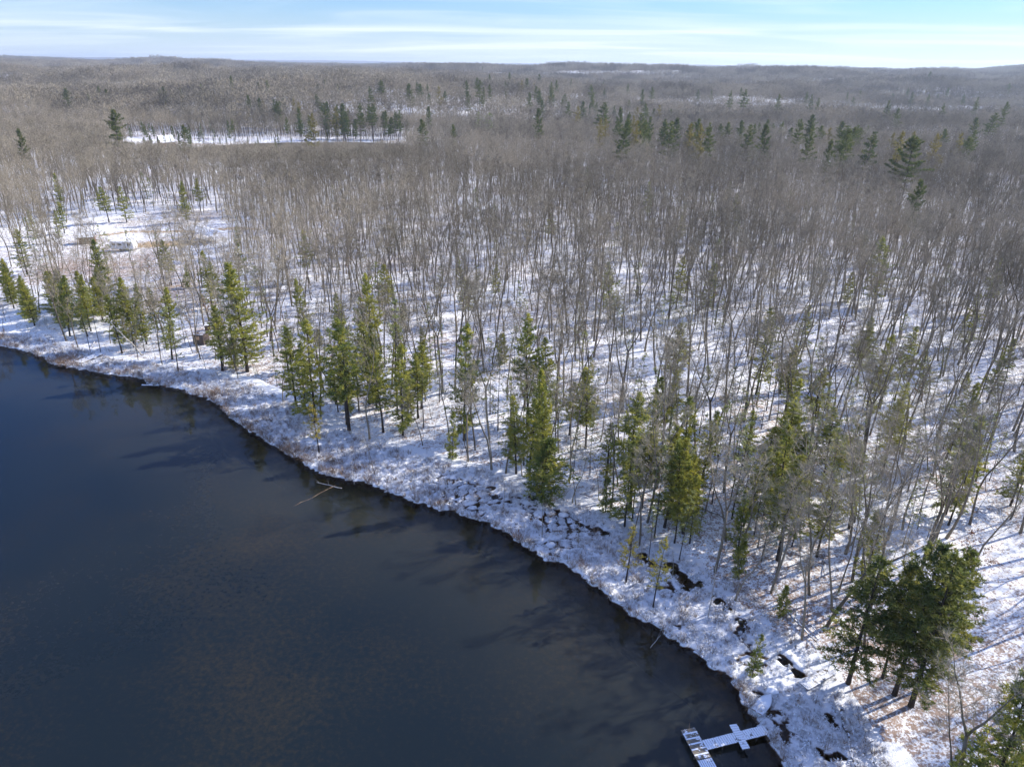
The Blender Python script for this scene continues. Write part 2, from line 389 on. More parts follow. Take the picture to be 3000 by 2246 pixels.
def empty(name, loc, rz=0.0, scale=1.0, tilt=(0, 0)):
    o = bpy.data.objects.new(name, None); col.objects.link(o); o.location = loc
    o.rotation_euler = (tilt[0], tilt[1], rz); o.scale = (scale,) * 3 if isinstance(scale, (int, float)) else scale
    o.empty_display_size = 0.5; return o
def build(mb, name, mats, parent=None, loc=None, smooth=False):
    return obj(name, mb.mesh(name, mats if isinstance(mats, (list, tuple)) else [mats], smooth), parent, loc)

def grid_mesh(name, X, Y, Z, mats, attrs=None, smooth=True):
    ny, nx = X.shape; me = bpy.data.meshes.new(name)
    v = np.stack([X, Y, Z], -1).reshape(-1, 3).astype(np.float32)
    i = np.arange(ny * nx).reshape(ny, nx)
    q = np.stack([i[:-1, :-1], i[:-1, 1:], i[1:, 1:], i[1:, :-1]], -1).reshape(-1, 4).astype(np.int32)
    me.vertices.add(len(v)); me.vertices.foreach_set('co', v.ravel())
    me.loops.add(q.size); me.loops.foreach_set('vertex_index', q.ravel())
    me.polygons.add(len(q)); me.polygons.foreach_set('loop_start', np.arange(0, q.size, 4, dtype=np.int32))
    me.update(calc_edges=True); me.validate()
    for k_, a in (attrs or {}).items():
        at = me.attributes.new(k_, 'FLOAT', 'POINT'); at.data.foreach_set('value', np.asarray(a, np.float32).ravel())
    for m in mats: me.materials.append(m)
    if smooth: me.polygons.foreach_set('use_smooth', np.ones(len(me.polygons), bool))
    return me

# ------------------------------------------------------------------ the setting: ground, lake, marsh, far pond
def axis(lo, a, b, hi, st, grow=1.09):
    out = list(np.arange(a, b + 1e-6, st)); s = st; x = b
    while x < hi: s *= grow; x += s; out.append(x)
    s = st; x = a
    while x > lo: s *= grow; x -= s; out.insert(0, x)
    return np.array(out)
gx = axis(-11500, -250, 230, 11500, 2.4); gy = axis(-420, -30, 480, 13800, 2.4, 1.06)
GX, GY = np.meshgrid(gx, gy)
gd = shore_dist(GX.ravel(), GY.ravel()).reshape(GX.shape); ge = gd - marsh_w(GX)
GZ = land_h(GX, GY, ge)
GZ = np.where(ge > 3.0, GZ, np.where(ge > 0.8, lerp(-0.45, GZ, sstep(0.8, 3.0, ge)), np.where(gd > 0, -0.45, -0.45 - 0.07 * np.minimum(-gd, 45))))
def blob(cx_, cy_, rx, ry, rz=0.0):
    c, s = math.cos(rz), math.sin(rz); u = ((GX - cx_) * c + (GY - cy_) * s) / rx; w = (-(GX - cx_) * s + (GY - cy_) * c) / ry
    return np.exp(-(u * u + w * w))
def lane(pts, w):
    b = np.full(GX.shape, 1e9)
    for a, q in zip(pts[:-1], pts[1:]):
        a = np.array(a[:2], float); q = np.array(q[:2], float); e = q - a
        t = np.clip(((GX - a[0]) * e[0] + (GY - a[1]) * e[1]) / (e @ e), 0, 1)
        b = np.minimum(b, np.hypot(GX - a[0] - t * e[0], GY - a[1] - t * e[1]))
    return np.exp(-(b / w) ** 2)
CAMP = on_ground(470, 700)
lane_px = [(300, 690), (380, 678), (470, 680), (560, 676), (700, 668), (760, 672)]
lane_pts = [on_ground(*p) for p in lane_px]
bare = 0.75 * blob(*on_ground(480, 715)[:2], 24, 7, 0.1) + 0.7 * lane(lane_pts, 3.2) + 0.42 * blob(*on_ground(330, 770)[:2], 26, 9) \
    + 0.5 * lane([on_ground(1280, 556), on_ground(1500, 552), on_ground(1700, 556)], 3.0) \
    + 0.38 * lane([on_ground(2760, 1960), on_ground(2840, 2060), on_ground(2850, 2150)], 1.6) \
    + 0.6 * blob(*on_ground(620, 425)[:2], 80, 10)
litter = 0.66 + 0.5 * fbm(GX, GY, 40, 3) + 0.5 * blob(*on_ground(2800, 2080)[:2], 14, 14) + 0.4 * blob(*on_ground(300, 790)[:2], 30, 16)
wood = sstep(3300, 4200, GY)
ground = tag(obj('ground', grid_mesh('ground', GX, GY, GZ, [M['ground']], dict(bare=bare, litter=litter, wood=wood))), 'snow-covered leaf-strewn ground under the bare wood', None, None, 'structure')

wx = axis(-600, -110, 45, 120, 1.5, 1.12); wy = axis(-260, 30, 140, 200, 1.5, 1.12)
WX, WY = np.meshgrid(wx, wy)
wd = shore_dist(WX.ravel(), WY.ravel()).reshape(WX.shape)
lake = tag(obj('lake', grid_mesh('lake', WX, WY, np.zeros_like(WX), [M['water']], dict(depth=np.where(wd < 0, np.minimum(-wd, 40) * 0.13 + 0.04, 0.03)))),
           'dark blue still lake water with brown weed beds', None, None, 'structure')
pa = np.linspace(0, 2 * math.pi, 49)
pr = np.linspace(0, 1.12, 9)[:, None]
tag(obj('pond', grid_mesh('pond', POND[0] + POND[2] * pr * np.cos(pa), POND[1] + POND[3] * pr * np.sin(pa), np.full((9, 49), 0.95), [M['water']], dict(depth=np.full((9, 49), 2.0)))),
    'second small dark lake glimpsed beyond the bare canopy', None, None, 'structure')

# marsh strip that follows the shore
ms = np.arange(0, seg[-1] - 22, 0.3)
MX0 = np.interp(ms, ss, sx); MY0 = np.interp(ms, ss, sy)
tx = np.gradient(MX0); ty = np.gradient(MY0); kk = np.hanning(31); kk /= kk.sum()
tx = np.convolve(np.pad(tx, 15, 'edge'), kk, 'valid'); ty = np.convolve(np.pad(ty, 15, 'edge'), kk, 'valid'); tl = np.hypot(tx, ty); tx /= tl; ty /= tl
ragged = 1.3 * fbm(ms, ms * 0 + 3, 7, 4) + 0.9 * fbm(ms, ms * 0 + 9, 2.0, 3)
mt = np.arange(-2.4, 17.0, 0.3)
T, S_ = np.meshgrid(mt, ms)
nxv, nyv = -ty, tx                                             # inland normal (shore runs with the land on its left)
MX = MX0[:, None] + nxv[:, None] * T; MY = MY0[:, None] + nyv[:, None] * T
MWd = marsh_w(MX0)[:, None] + 0 * T
md = T + 1.6 * ragged[:, None]
me_ = T - MWd
f1, f2, rv = cells(MX + 0.5 * fbm(MX, MY, 2, 2), MY + 0.5 * fbm(MX + 40, MY, 2, 2), 1.55)
crack = sstep(0.0, 0.75, f2 - f1 + 0.5 * fbm(MX, MY, .8, 2))                              # rounded tussocks parted by narrow gaps
east = sstep(-20, -4, MX)
chan = sstep(-0.06, 0.08, fbm(MX + 13, MY * 1.1, 6.0, 3)) * sstep(0.8, 2.0, md) * sstep(-0.3, -1.8, me_) * (0.12 + 0.88 * east)
pool = np.zeros_like(MX)
for px, py, r in ((1440, 1432, .8), (1452, 1455, .6), (1490, 1470, .6), (1530, 1478, .5), (1560, 1490, .6), (1600, 1505, .5), (1650, 1520, .6), (1700, 1540, .6), (1750, 1550, .8), (1775, 1565, .8), (1880, 1630, .7), (1905, 1650, .8), (1965, 1660, 1.0), (1990, 1685, 1.1), (2012, 1712, 1.3), (2050, 1712, .8), (2085, 1740, .7), (2110, 1762, .8),
                  (2135, 1785, .7), (2165, 1815, .8), (2180, 1845, .7), (2210, 1800, .6), (2290, 1930, .6), (2312, 1948, .6), (2340, 1975, .7), (2430, 2105, .6), (2445, 2125, .5), (2400, 2200, .6), (2425, 2218, .5), (2460, 2215, .5)):
    q = at_z(px, py, 0.1); pool = np.maximum(pool, np.exp(-(np.hypot(MX - q[0], MY - q[1]) / r) ** 2))
pool = sstep(0.35, 0.75, pool + 1.1 * fbm(MX, MY, 1.1, 3))
MZ = lerp(0.22 + 0.16 * crack + 0.30 * fbm(MX, MY, 1.1, 3), -0.10 + (0.34 + 0.2 * rv) * crack ** 0.6 + 0.25 * fbm(MX, MY, .9, 3), chan)
MZ = lerp(MZ, -0.32 + 0.5 * sstep(0.75, 0.95, crack) * (rv > 0.72), pool)
MZ = lerp(-0.75, MZ, sstep(-0.15, 0.55, md + 0.35 * (crack - 0.6) + 1.3 * fbm(MX, MY, 2.2, 4)))
inl = land_h(MX, MY, me_) + 0.03 + 0.12 * fbm(MX, MY, 1.3, 3)
MZ = lerp(MZ, inl, sstep(-0.8, 1.2, me_))
MZ = np.where(me_ > 3.2, inl - 0.5 * sstep(3.2, 4.6, me_), MZ)
brush = np.clip((0.22 + 1.1 * fbm(MX, MY, 6, 4)) * sstep(2, -20, MX) * sstep(7, 1, T) + 0.6 * sstep(1.3, 0.2, md) + 0.3 * fbm(MX, MY, 4, 3), 0, 1)
marsh = tag(obj('marsh', grid_mesh('marsh', MX, MY, MZ, [M['marsh']], dict(brush=brush))), 'snowy tussock marsh with dark pools along the shore', None, None, 'structure')

# ------------------------------------------------------------------ tree kinds
def perp(d, rs):
    a = rs.normal(size=3); a -= d * (a @ d); return a / (np.linalg.norm(a) + 1e-9)
def curve(p, d, ln, n, rs, wob=0.12, lift=0.0):
    pts = [np.array(p, float)]; d = np.array(d, float)
    for i in range(n):
        d = d + rs.normal(size=3) * wob + np.array([0, 0, lift]); d /= np.linalg.norm(d)
        pts.append(pts[-1] + d * ln / n)
    return pts, d
def along(pts, t):
    x = t * (len(pts) - 1); i = min(int(x), len(pts) - 2); f = x - i
    d = pts[i + 1] - pts[i]; return pts[i] + f * d, d / (np.linalg.norm(d) + 1e-9)
def bare_tree(seed, H, fork=False, wide=1.0, crown_at=0.45, lean=0.02, nl=13, twl=0.95, tww=0.030, nt=7, ns=6, r0=None, low=False):
    """forest-grown leafless hardwood: (trunk MB, crown MB)"""
    rs = np.random.default_rng(seed); tr = MB(); cr_ = MB(); r0 = r0 or H * rs.uniform(0.0055, 0.0088)
    leaders = []
    if fork:
        hf = H * rs.uniform(0.38, 0.55)
        stem, d = curve((0, 0, -0.3), (lean, 0, 1), hf, 4, rs, 0.035, 0.04)
        tr.tube(stem, list(np.linspace(r0 * 1.25, r0 * 0.95, 5)), 7)
        a0 = rs.uniform(0, 6.28)
        for q in range(2):
            a = a0 + q * math.pi + rs.normal() * 0.3; dd = d + 0.33 * np.array([math.cos(a), math.sin(a), 0])
            pts, _ = curve(stem[-1], dd / np.linalg.norm(dd), (H - hf) * (1 - 0.1 * q), 6, rs, 0.09, 0.07)
            tr.tube(pts, list(np.linspace(r0 * 0.72, r0 * 0.13, 7)), 6); leaders.append((pts, 0.12, (H - hf)))
    else:
        pts, _ = curve((0, 0, -0.3), (lean, 0, 1), H * 0.96, 9, rs, 0.075, 0.06)
        rad = [r0 * 1.3] + list(r0 * (1 - 0.86 * np.linspace(0.1, 1, 9) ** 1.15)); tr.tube(pts, rad, 7); leaders.append((pts, crown_at, H))
    for pts, c0, ln in leaders:
        n_l = nl if not fork else int(nl * 0.65)
        for i in range(n_l):
            t = c0 + (0.97 - c0) * ((i + rs.uniform(0.1, 0.9)) / n_l); p, d = along(pts, t)
            a = i * 2.4 + rs.normal() * 0.5; el = R(rs.uniform(22, 52))
            dd = np.array([math.cos(a) * math.cos(el), math.sin(a) * math.cos(el), math.sin(el)])
            L = ln * wide * rs.uniform(0.17, 0.30) * (1.12 - 0.55 * (t - c0) / (1 - c0)); rl = r0 * (0.40 - 0.28 * t)
            lp, _ = curve(p, dd, L, 4, rs, 0.16, 0.07)
            cr_.tube(lp, [rl, rl * .8, rl * .6, rl * .42, rl * .22], 4 if not low else 3, 0, False)
            for j in range(ns):
                tt = 0.25 + 0.75 * (j + rs.uniform(0, 1)) / ns; q, dq = along(lp, tt)
                d2 = dq * 0.75 + perp(dq, rs) * 0.75 + np.array([0, 0, 0.28]); d2 /= np.linalg.norm(d2)
                L2 = L * rs.uniform(0.25, 0.5); sp, _ = curve(q, d2, L2, 2 if low else 3, rs, 0.2, 0.05)
                k_ = len(sp); cr_.tube(sp, list(np.linspace(rl * 0.38, 0.008, k_)), 3, 0, False)
                for m in range(nt):
                    w, dw = along(sp, rs.uniform(0.2, 1.0)); d3 = dw * 0.8 + perp(dw, rs) * 0.85 + np.array([0, 0, 0.25]); d3 /= np.linalg.norm(d3)
                    e = w + d3 * twl * rs.uniform(0.5, 1.35); b = perp(d3, rs) * tww
                    cr_.tri(w - b * .5, w + b * .5, e)
                    mid = lerp(w, e, rs.uniform(.3, .6)); d4 = d3 + perp(d3, rs) * 0.8; cr_.tri(mid - b * .35, mid + b * .35, mid + d4 * twl * 0.5)
                    if nt > 4:
                        mid = lerp(w, e, rs.uniform(.2, .7)); d4 = d3 + perp(d3, rs) * 0.9; cr_.tri(mid - b * .35, mid + b * .35, mid + d4 * twl * 0.45)
    return tr, cr_
def pine(seed, H, cb=0.25, rad=2.6, step=0.75, per=5, tuft=0.40, ntri=12, gap=0.12, r0=None, flat=0.15, tdens=1.0, low=False, wtri=0.25):
    """white pine: (trunk MB, crown MB); crown material 0 needles, 1 branch bark"""
    rs = np.random.default_rng(seed); tr = MB(); cr_ = MB(); r0 = r0 or H * 0.0115
    pts, _ = curve((0, 0, -0.3), (0.01, 0, 1), H + 0.3, 8, rs, 0.02, 0.05)
    tr.tube(pts, [r0 * 1.25] + list(r0 * (1 - 0.93 * np.linspace(0.1, 1, 8))), 6)
    z0 = cb * H; z = z0; lob = rs.uniform(0.8, 1.2, 5)
    while z < H * 0.985:
        u = (z - z0) / (H - z0); prof = min(1.0, 0.62 + 1.5 * u) * (1 - u) ** 0.72 + 0.05
        n_ = max(3, int(per + rs.integers(-1, 2)))
        a0 = rs.uniform(0, 6.28); wf = rs.uniform(0.55, 1.2) if rs.uniform() < 0.45 else 1.0; bald = rs.uniform(0, 6.28); bw_ = rs.uniform(0.2, 1.1)
        for i in range(n_):
            if rs.uniform() < gap: continue
            a = a0 + i * 6.283 / n_ + rs.normal() * 0.3
            if abs((a - bald + math.pi) % 6.2832 - math.pi) < bw_ * gap * 2: continue
            L = rad * prof * wf * rs.uniform(0.5, 1.25) * lob[int(a / 6.2832 * 5) % 5]
            el = R(lerp(-4, 48, u ** 1.3) + rs.normal() * 7); p, _ = along(pts, z / H)
            dd = np.array([math.cos(a) * math.cos(el), math.sin(a) * math.cos(el), math.sin(el)])
            bp, _ = curve(p, dd, L, 3, rs, 0.07, 0.05)
            cr_.tube(bp, [0.012 + 0.013 * L, 0.010 + 0.008 * L, 0.012, 0.006], 3, 1, False)
            nt = max(2, int(L * 4.6 * tdens))
            for j in range(nt):
                t = 1 - 0.84 * (j / nt) ** 1.1; q, dq = along(bp, t)
                side = np.cross(dq, (0, 0, 1)); side /= (np.linalg.norm(side) + 1e-9)
                q = q + side * rs.normal() * 0.26 * L * (1.08 - t) + np.array([0, 0, rs.normal() * flat * 0.6 + 0.05])
                for m in range(ntri):
                    v = rs.normal(size=3) * np.array([1, 1, 0.75]) + dq * 0.55 + np.array([0, 0, 0.35]); v /= np.linalg.norm(v)
                    ln = tuft * rs.uniform(0.6, 1.25); b = perp(v, rs) * ln * wtri; c0 = q + v * ln * 0.12
                    cr_.tri(c0 - b * .5, c0 + b * .5, q + v * ln)
        z += step * rs.uniform(0.75, 1.25) * (1 - 0.35 * u)
    for m in range(14):                                          # leader tuft
        v = rs.normal(size=3) * .5 + np.array([0, 0, 1.0]); v /= np.linalg.norm(v); b = perp(v, rs) * 0.05
        q = pts[-1] - np.array([0, 0, rs.uniform(0, .5)]); cr_.tri(q - b, q + b, q + v * tuft)
    return tr, cr_

# prototypes: meshes only, nothing linked to the scene
class Proto: pass
def proto_bare(name, H, **kw):
    p = Proto(); p.H = H; t, c = bare_tree(**kw, H=H)
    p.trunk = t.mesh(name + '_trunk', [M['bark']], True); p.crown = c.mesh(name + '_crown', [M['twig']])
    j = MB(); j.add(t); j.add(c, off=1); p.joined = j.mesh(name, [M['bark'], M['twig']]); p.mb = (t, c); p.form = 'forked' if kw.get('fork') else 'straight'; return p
def proto_pine(name, H, needle='needle', **kw):
    p = Proto(); p.H = H; t, c = pine(H=H, **kw)
    p.trunk = t.mesh(name + '_trunk', [M['pbark']], True); p.crown = c.mesh(name + '_crown', [M[needle], M['pbark']])
    j = MB(); j.add(c); j.add(t, off=1); j.m = c.m + [1] * len(t.m); p.joined = j.mesh(name, [M[needle], M['pbark']]); return p
BT = [proto_bare('bt0', 20, seed=11, crown_at=0.52), proto_bare('bt1', 21, seed=12, crown_at=0.56, lean=0.05), proto_bare('bt2', 19, seed=13, fork=True, nl=13),
      proto_bare('bt3', 20, seed=14, wide=1.15, crown_at=0.5, nl=12), proto_bare('bt4', 22, seed=15, fork=True, wide=0.85), proto_bare('bt5', 18, seed=16, fork=True, wide=1.1, nl=14),
      proto_bare('bt6', 20, seed=17, crown_at=0.58, lean=-0.08, wide=0.95), proto_bare('bt7', 21, seed=18, crown_at=0.48, nl=14)]
SAP = [proto_bare('sap0', 9, seed=31, crown_at=0.3, nl=8, ns=3, nt=4, twl=0.5, tww=0.016, wide=0.8, r0=0.05), proto_bare('sap1', 11, seed=32, crown_at=0.4, nl=8, ns=3, nt=4, twl=0.5, tww=0.016, wide=0.7, r0=0.055, lean=0.06),
       proto_bare('sap2', 7, seed=33, crown_at=0.25, nl=8, ns=3, nt=4, twl=0.45, tww=0.016, wide=0.9, r0=0.04)]
PT = dict(
    big=[proto_pine('pb0', 19, seed=51, cb=0.1, rad=4.2, per=7, gap=0.1, step=0.62), proto_pine('pb1', 18, seed=52, cb=0.14, rad=3.8, per=7, gap=0.08, step=0.62)],
    clump=[proto_pine('pc0', 18, 'needle_c', seed=53, cb=0.2, rad=3.5, per=6, gap=0.16, tuft=0.45, r0=0.2), proto_pine('pc1', 18, 'needle_c', seed=54, cb=0.3, rad=3.7, per=6, gap=0.14, tuft=0.45, r0=0.18)],
    mid=[proto_pine('pm0', 15, seed=55, cb=0.2, rad=2.8, per=7, gap=0.18, step=0.68), proto_pine('pm1', 16, seed=56, cb=0.32, rad=2.8, per=7, gap=0.22, step=0.7), proto_pine('pm2', 14, seed=57, cb=0.14, rad=2.3, per=6, gap=0.18, step=0.68)],
    thin=[proto_pine('pn0', 12, 'needle_p', seed=58, cb=0.35, rad=1.5, per=4, gap=0.35, step=1.0, ntri=6, tdens=0.8, r0=0.08), proto_pine('pn1', 13, 'needle_p', seed=59, cb=0.5, rad=1.6, per=4, gap=0.4, step=1.05, ntri=6, tdens=0.8, r0=0.08),
          proto_pine('pn2', 10, 'needle_p', seed=60, cb=0.25, rad=1.4, per=4, gap=0.3, step=0.9, ntri=6, tdens=0.8, r0=0.07)],
    bush=[proto_pine('ps0', 6, seed=61, cb=0.06, rad=2.1, per=6, gap=0.05, step=0.5), proto_pine('ps1', 7, seed=62, cb=0.08, rad=1.7, per=5, gap=0.12, step=0.55)],
    yellow=[proto_pine('py0', 10, 'needle_y', seed=63, cb=0.35, rad=1.6, per=4, gap=0.25, step=0.7, ntri=7), proto_pine('py1', 10, 'needle_y', seed=64, cb=0.3, rad=1.5, per=4, gap=0.35, step=0.8, ntri=7)],
    tall=[proto_pine('pt0', 24, 'needle_d', seed=65, cb=0.42, rad=5.2, per=6, gap=0.15, step=1.3, tuft=0.8, ntri=7, tdens=0.8, flat=0.12), proto_pine('pt1', 23, 'needle_d', seed=66, cb=0.3, rad=4.6, per=6, gap=0.12, step=1.2, tuft=0.8, ntri=7, tdens=0.8),
          proto_pine('pt2', 24, 'needle_d', seed=68, cb=0.5, rad=5.6, per=6, gap=0.15, step=1.4, tuft=0.85, ntri=7, tdens=0.8), proto_pine('pt3', 22, 'needle_d', seed=69, cb=0.35, rad=4.2, per=5, gap=0.15, step=1.2, tuft=0.8, ntri=7, tdens=0.8)],
    spread=[proto_pine('pw0', 26, 'needle_d', seed=70, cb=0.42, rad=7.4, per=6, gap=0.12, step=1.9, tuft=0.7, ntri=9, tdens=1.2, flat=0.06)],
    gold=[proto_pine('pg0', 17, 'needle_o', seed=67, cb=0.3, rad=3.8, per=5, gap=0.2, step=1.0, tuft=0.7, ntri=6, tdens=0.7)],
)

# ------------------------------------------------------------------ conifers read off the photograph: foot pixel, tip pixel, kind, width factor, label
pines = []     # (x, y, z, H, kind, k, label)
def add_pine(foot, tip, kind, wide=1.0, label=None):
    x, y, z = on_ground(*foot); pines.append([x, y, z, max(2.5, height_for(x, y, z, *tip)), kind, wide, label])
for a in [
    ((2485,2000),(2500,1600),'clump',1.2,'big leaning pine on the lake side of the dense pine clump by the dock'),
    ((2585,1985),(2560,1610),'clump',0.9,'pine trunk at the back of the dense pine clump by the dock'),
    ((2620,2035),(2610,1550),'clump',1.2,'tallest central pine of the dense clump inland of the dock'),
    ((2668,2068),(2690,1568),'clump',1.15,'thick-trunked pine at the front of the dense clump near the dock'),
    ((2712,2012),(2748,1578),'clump',0.95,'pine on the yard side of the dense clump inland of the dock'),
    ((2845,2450),(3040,1945),'big',0.85,'dark pine crown cut off by the lower corner of the snowy yard'),
    ((1833,1708),(1845,1531),'yellow',1.0,'slim yellow-green conifer standing alone in the marsh, farther from the dock'),
    ((1912,1783),(1932,1572),'yellow',0.85,'sparse yellow-green conifer in the marsh, nearer to the dock'),
    ((2203,1982),(2217,1851),'bush',0.62,'small ragged pine on the bank above the rowboat'),
    ((725,1089),(707,770),'big',1.1,'largest full-crowned pine standing alone above the lake shore'),
    ((394,1017),(362,813),'big',0.95,'broad pine with a twin beside it above the old snowy dock'),
    ((430,1008),(410,833),'big',0.8,'smaller of the two touching pines above the old snowy dock'),
    ((317,890),(290,702),'big',0.85,'dark pine standing in front of the brown shed'),
    ((263,958),(226,795),'big',0.8,'dense dark pine on the bank just behind the old snowy dock'),
    ((205,985),(158,812),'mid',1.1,'dark ragged pine leaning over the shore by the old dock'),
    ((45,890),(9,758),'big',0.8,'green pine at the left border of the view'),
    ((80,804),(66,668),'mid',1.1,'pine near the left border behind the shoreline pines'),
    ((648,1035),(625,890),'mid',0.8,'narrow dark pine right beside the ruined brown hut'),
    ((503,835),(466,705),'mid',1.05,'pale green pine in front of the white camper'),
    ((543,1008),(510,863),'thin',0.9,'thin wispy pine between the twin pines and the ruined hut'),
    ((925,1240),(893,930),'mid',1.05,'yellow-lit pine, first of a pair right of the largest lone pine'),
    ((1023,1261),(985,930),'mid',1.1,'yellow-lit pine, second of a pair right of the largest lone pine'),
    ((935,1325),(905,1174),'yellow',1.05,'short yellow-green pine at the water side of the marsh edge'),
    ((1090,1110),(1070,800),'mid',0.8,'tall pale pine behind the lit pair of pines'),
    ((1165,1215),(1150,880),'thin',1.0,'slender pine with a pale spire behind the lit pair'),
    ((1123,1266),(1105,1030),'mid',1.0,'dark-stemmed pine standing at the marsh edge right of the lit pair'),
    ((1225,1225),(1215,1035),'mid',1.1,'bushy green pine inland of the marsh edge'),
    ((1360,1290),(1340,945),'mid',0.95,'green pine half hidden by bare branches above the marsh'),
    ((1545,1250),(1527,925),'mid',0.85,'bright narrow pine in the middle of the wood above the marsh'),
    ((1590,1440),(1628,1085),'big',0.62,'tall dense pine with a golden lit side above the black pools'),
    ((1590,1464),(1600,1290),'bush',1.35,'low dark bushy pine at the foot of the tall golden-sided pine'),
    ((1325,1345),(1318,1215),'bush',0.8,'low dark pine sapling at the inner marsh edge'),
    ((1845,1492),(1834,1155),'mid',1.15,'tall dark-topped pine inland of the two yellow-green conifers'),
    ((1880,1490),(1852,1256),'mid',0.95,'shorter pine in front of the dark-topped pine'),
    ((1774,1500),(1776,1395),'bush',1.0,'low bushy pine by the widest black pool'),
    ((1946,1545),(1956,1275),'mid',1.1,'full green pine, left one of a matched pair behind the pools'),
    ((2002,1562),(2010,1290),'mid',1.15,'full green pine, right one of a matched pair behind the pools'),
    ((2020,1592),(2032,1400),'mid',0.8,'narrow pine in front of the matched pair'),
    ((2290,1440),(2267,1170),'mid',1.25,'bright green pine among dark leaning trunks'),
    ((2320,1600),(2343,1400),'thin',1.2,'sparse green pine with bare lower stem inland of the fallen log'),
    ((2230,1642),(2251,1450),'thin',1.2,'sparse pine with lit top near the marsh behind the white snag'),
    ((2540,1745),(2556,1490),'mid',1.0,'dark pine just behind the dense clump'),
    ((2525,1205),(2530,1000),'thin',1.2,'thin green pine among the leaning trunks'),
    ((2770,1345),(2795,1115),'mid',1.0,'dark green pine among the leaning trunks toward the yard'),
    ((2560,905),(2566,690),'mid',1.2,'shaded pine deep in the dense wood'),
    ((2480,885),(2473,800),'bush',0.9,'short dark pine deep in the dense wood'),
    ((2960,1480),(2990,1250),'mid',1.0,'dark pine by the right border of the wood'),
    ((549,651),(529,532),'big',0.8,'dense dark pine behind the open white-roofed shelter'),
    ((320,652),(285,548),'mid',1.2,'dark pine behind the camper clearing'),
    ((372,652),(360,545),'mid',1.1,'second dark pine behind the camper clearing'),
    ((190,684),(180,590),'mid',1.0,'dark pine at the far side of the brown shed'),
    ((752,840),(742,730),'thin',1.0,'pale thin pine between the shelter and the largest lone pine'),
    ((2160,1690),(2150,1565),'bush',0.6,'small dark pine right behind the white snag'),
    ((2285,1805),(2290,1712),'bush',0.7,'low black-green conifer beside the fallen log'),
    ((1900,1640),(1895,1480),'thin',1.0,'dim pine behind the slim yellow-green conifer'),
]: add_pine(*a)
for tip, h, kind, wd_, lab in [
    ((325,322),25,'tall',0.9,'tall dark pine rising above the canopy left of the far cabin'), ((540,368),17,'tall',0.75,'dark pine beside the far brown cabin'),
    ((1088,308),24,'tall',0.75,'ragged tall pine rising behind the far lakeside clump'), ((1000,330),20,'tall',0.7,None), ((1015,338),19,'tall',0.7,None), ((1165,330),21,'tall',0.85,None), ((1140,345),18,'tall',.8,None),
    ((1130,325),20,'tall',0.7,None), ((880,345),18,'tall',.6,None), ((905,340),19,'tall',.6,None), ((835,345),17,'tall',.55,None), ((1040,350),17,'tall',.6,None),
    ((1200,246),24,'tall',0.8,'lone dark pine on the far ridge top'), ((1580,318),24,'tall',0.7,'lone pointed pine above the middle canopy'), ((1882,333),26,'tall',0.85,'lone pine with a long bare stem above the canopy'),
    ((2683,402),27,'spread',0.95,'spreading flat-branched pine towering over the bare canopy'), ((2700,528),20,'tall',.6,'dark pine tip just below the spreading pine'), ((2436,410),21,'tall',.62,'left one of two pines poking through the canopy'), ((2479,412),21,'tall',.62,'right one of two pines poking through the canopy'),
    ((52,378),20,'tall',.55,'small pine rising from the canopy near the left border'), ((1240,350),20,'tall',.8,None), ((1255,312),22,'tall',.7,None), ((1405,330),19,'thin',1.4,None), ((1432,332),19,'thin',1.4,None), ((1330,365),17,'tall',.6,None),
    ((2725,210),24,'tall',.9,'lone pine breaking the far skyline'), ((2960,245),24,'tall',.9,None), ((2605,295),22,'tall',.75,None), ((2660,262),22,'tall',.7,None), ((2675,270),22,'tall',.7,None), ((2635,318),21,'tall',.8,None),
    ((2780,258),22,'tall',.7,None), ((2825,278),22,'tall',.6,None), ((2770,305),20,'tall',.6,None), ((2905,332),22,'tall',1.0,'broad dark pine on the far right slope'), ((2860,345),20,'tall',.8,None), ((2525,265),20,'tall',.6,None), ((2485,272),20,'tall',.5,None), ((2365,277),20,'tall',.4,None),
]:
    h += 3; x, y, z = under_top(*tip, h); pines.append([x, y, z, h, kind, wd_ * 1.15, lab])
for foot_x, foot_y, tip_y, wd_, lab in ((962, 410, 352, 1.0, 'shorter dark pine at the left end of the pine clump on the far lake'), (985, 408, 335, 1.1, 'broad dark pine, second from the left in the far lakeside clump'), (1010, 407, 342, 1.0, None), (1042, 408, 350, 1.0, None), (1066, 407, 330, 1.0, None), (1092, 408, 306, 1.1, 'tallest dark pine of the far lakeside clump'),
                                        (1125, 407, 328, 1.0, None), (1150, 408, 345, 1.1, None), (1172, 407, 325, 1.15, 'dark pine at the right end of the far lakeside clump'), (1195, 406, 352, .9, None)):
    x, y, z = on_ground(foot_x, foot_y); pines.append([x, y, z, float(height_for(x, y, z, foot_x, tip_y)), 'tall', wd_, lab])
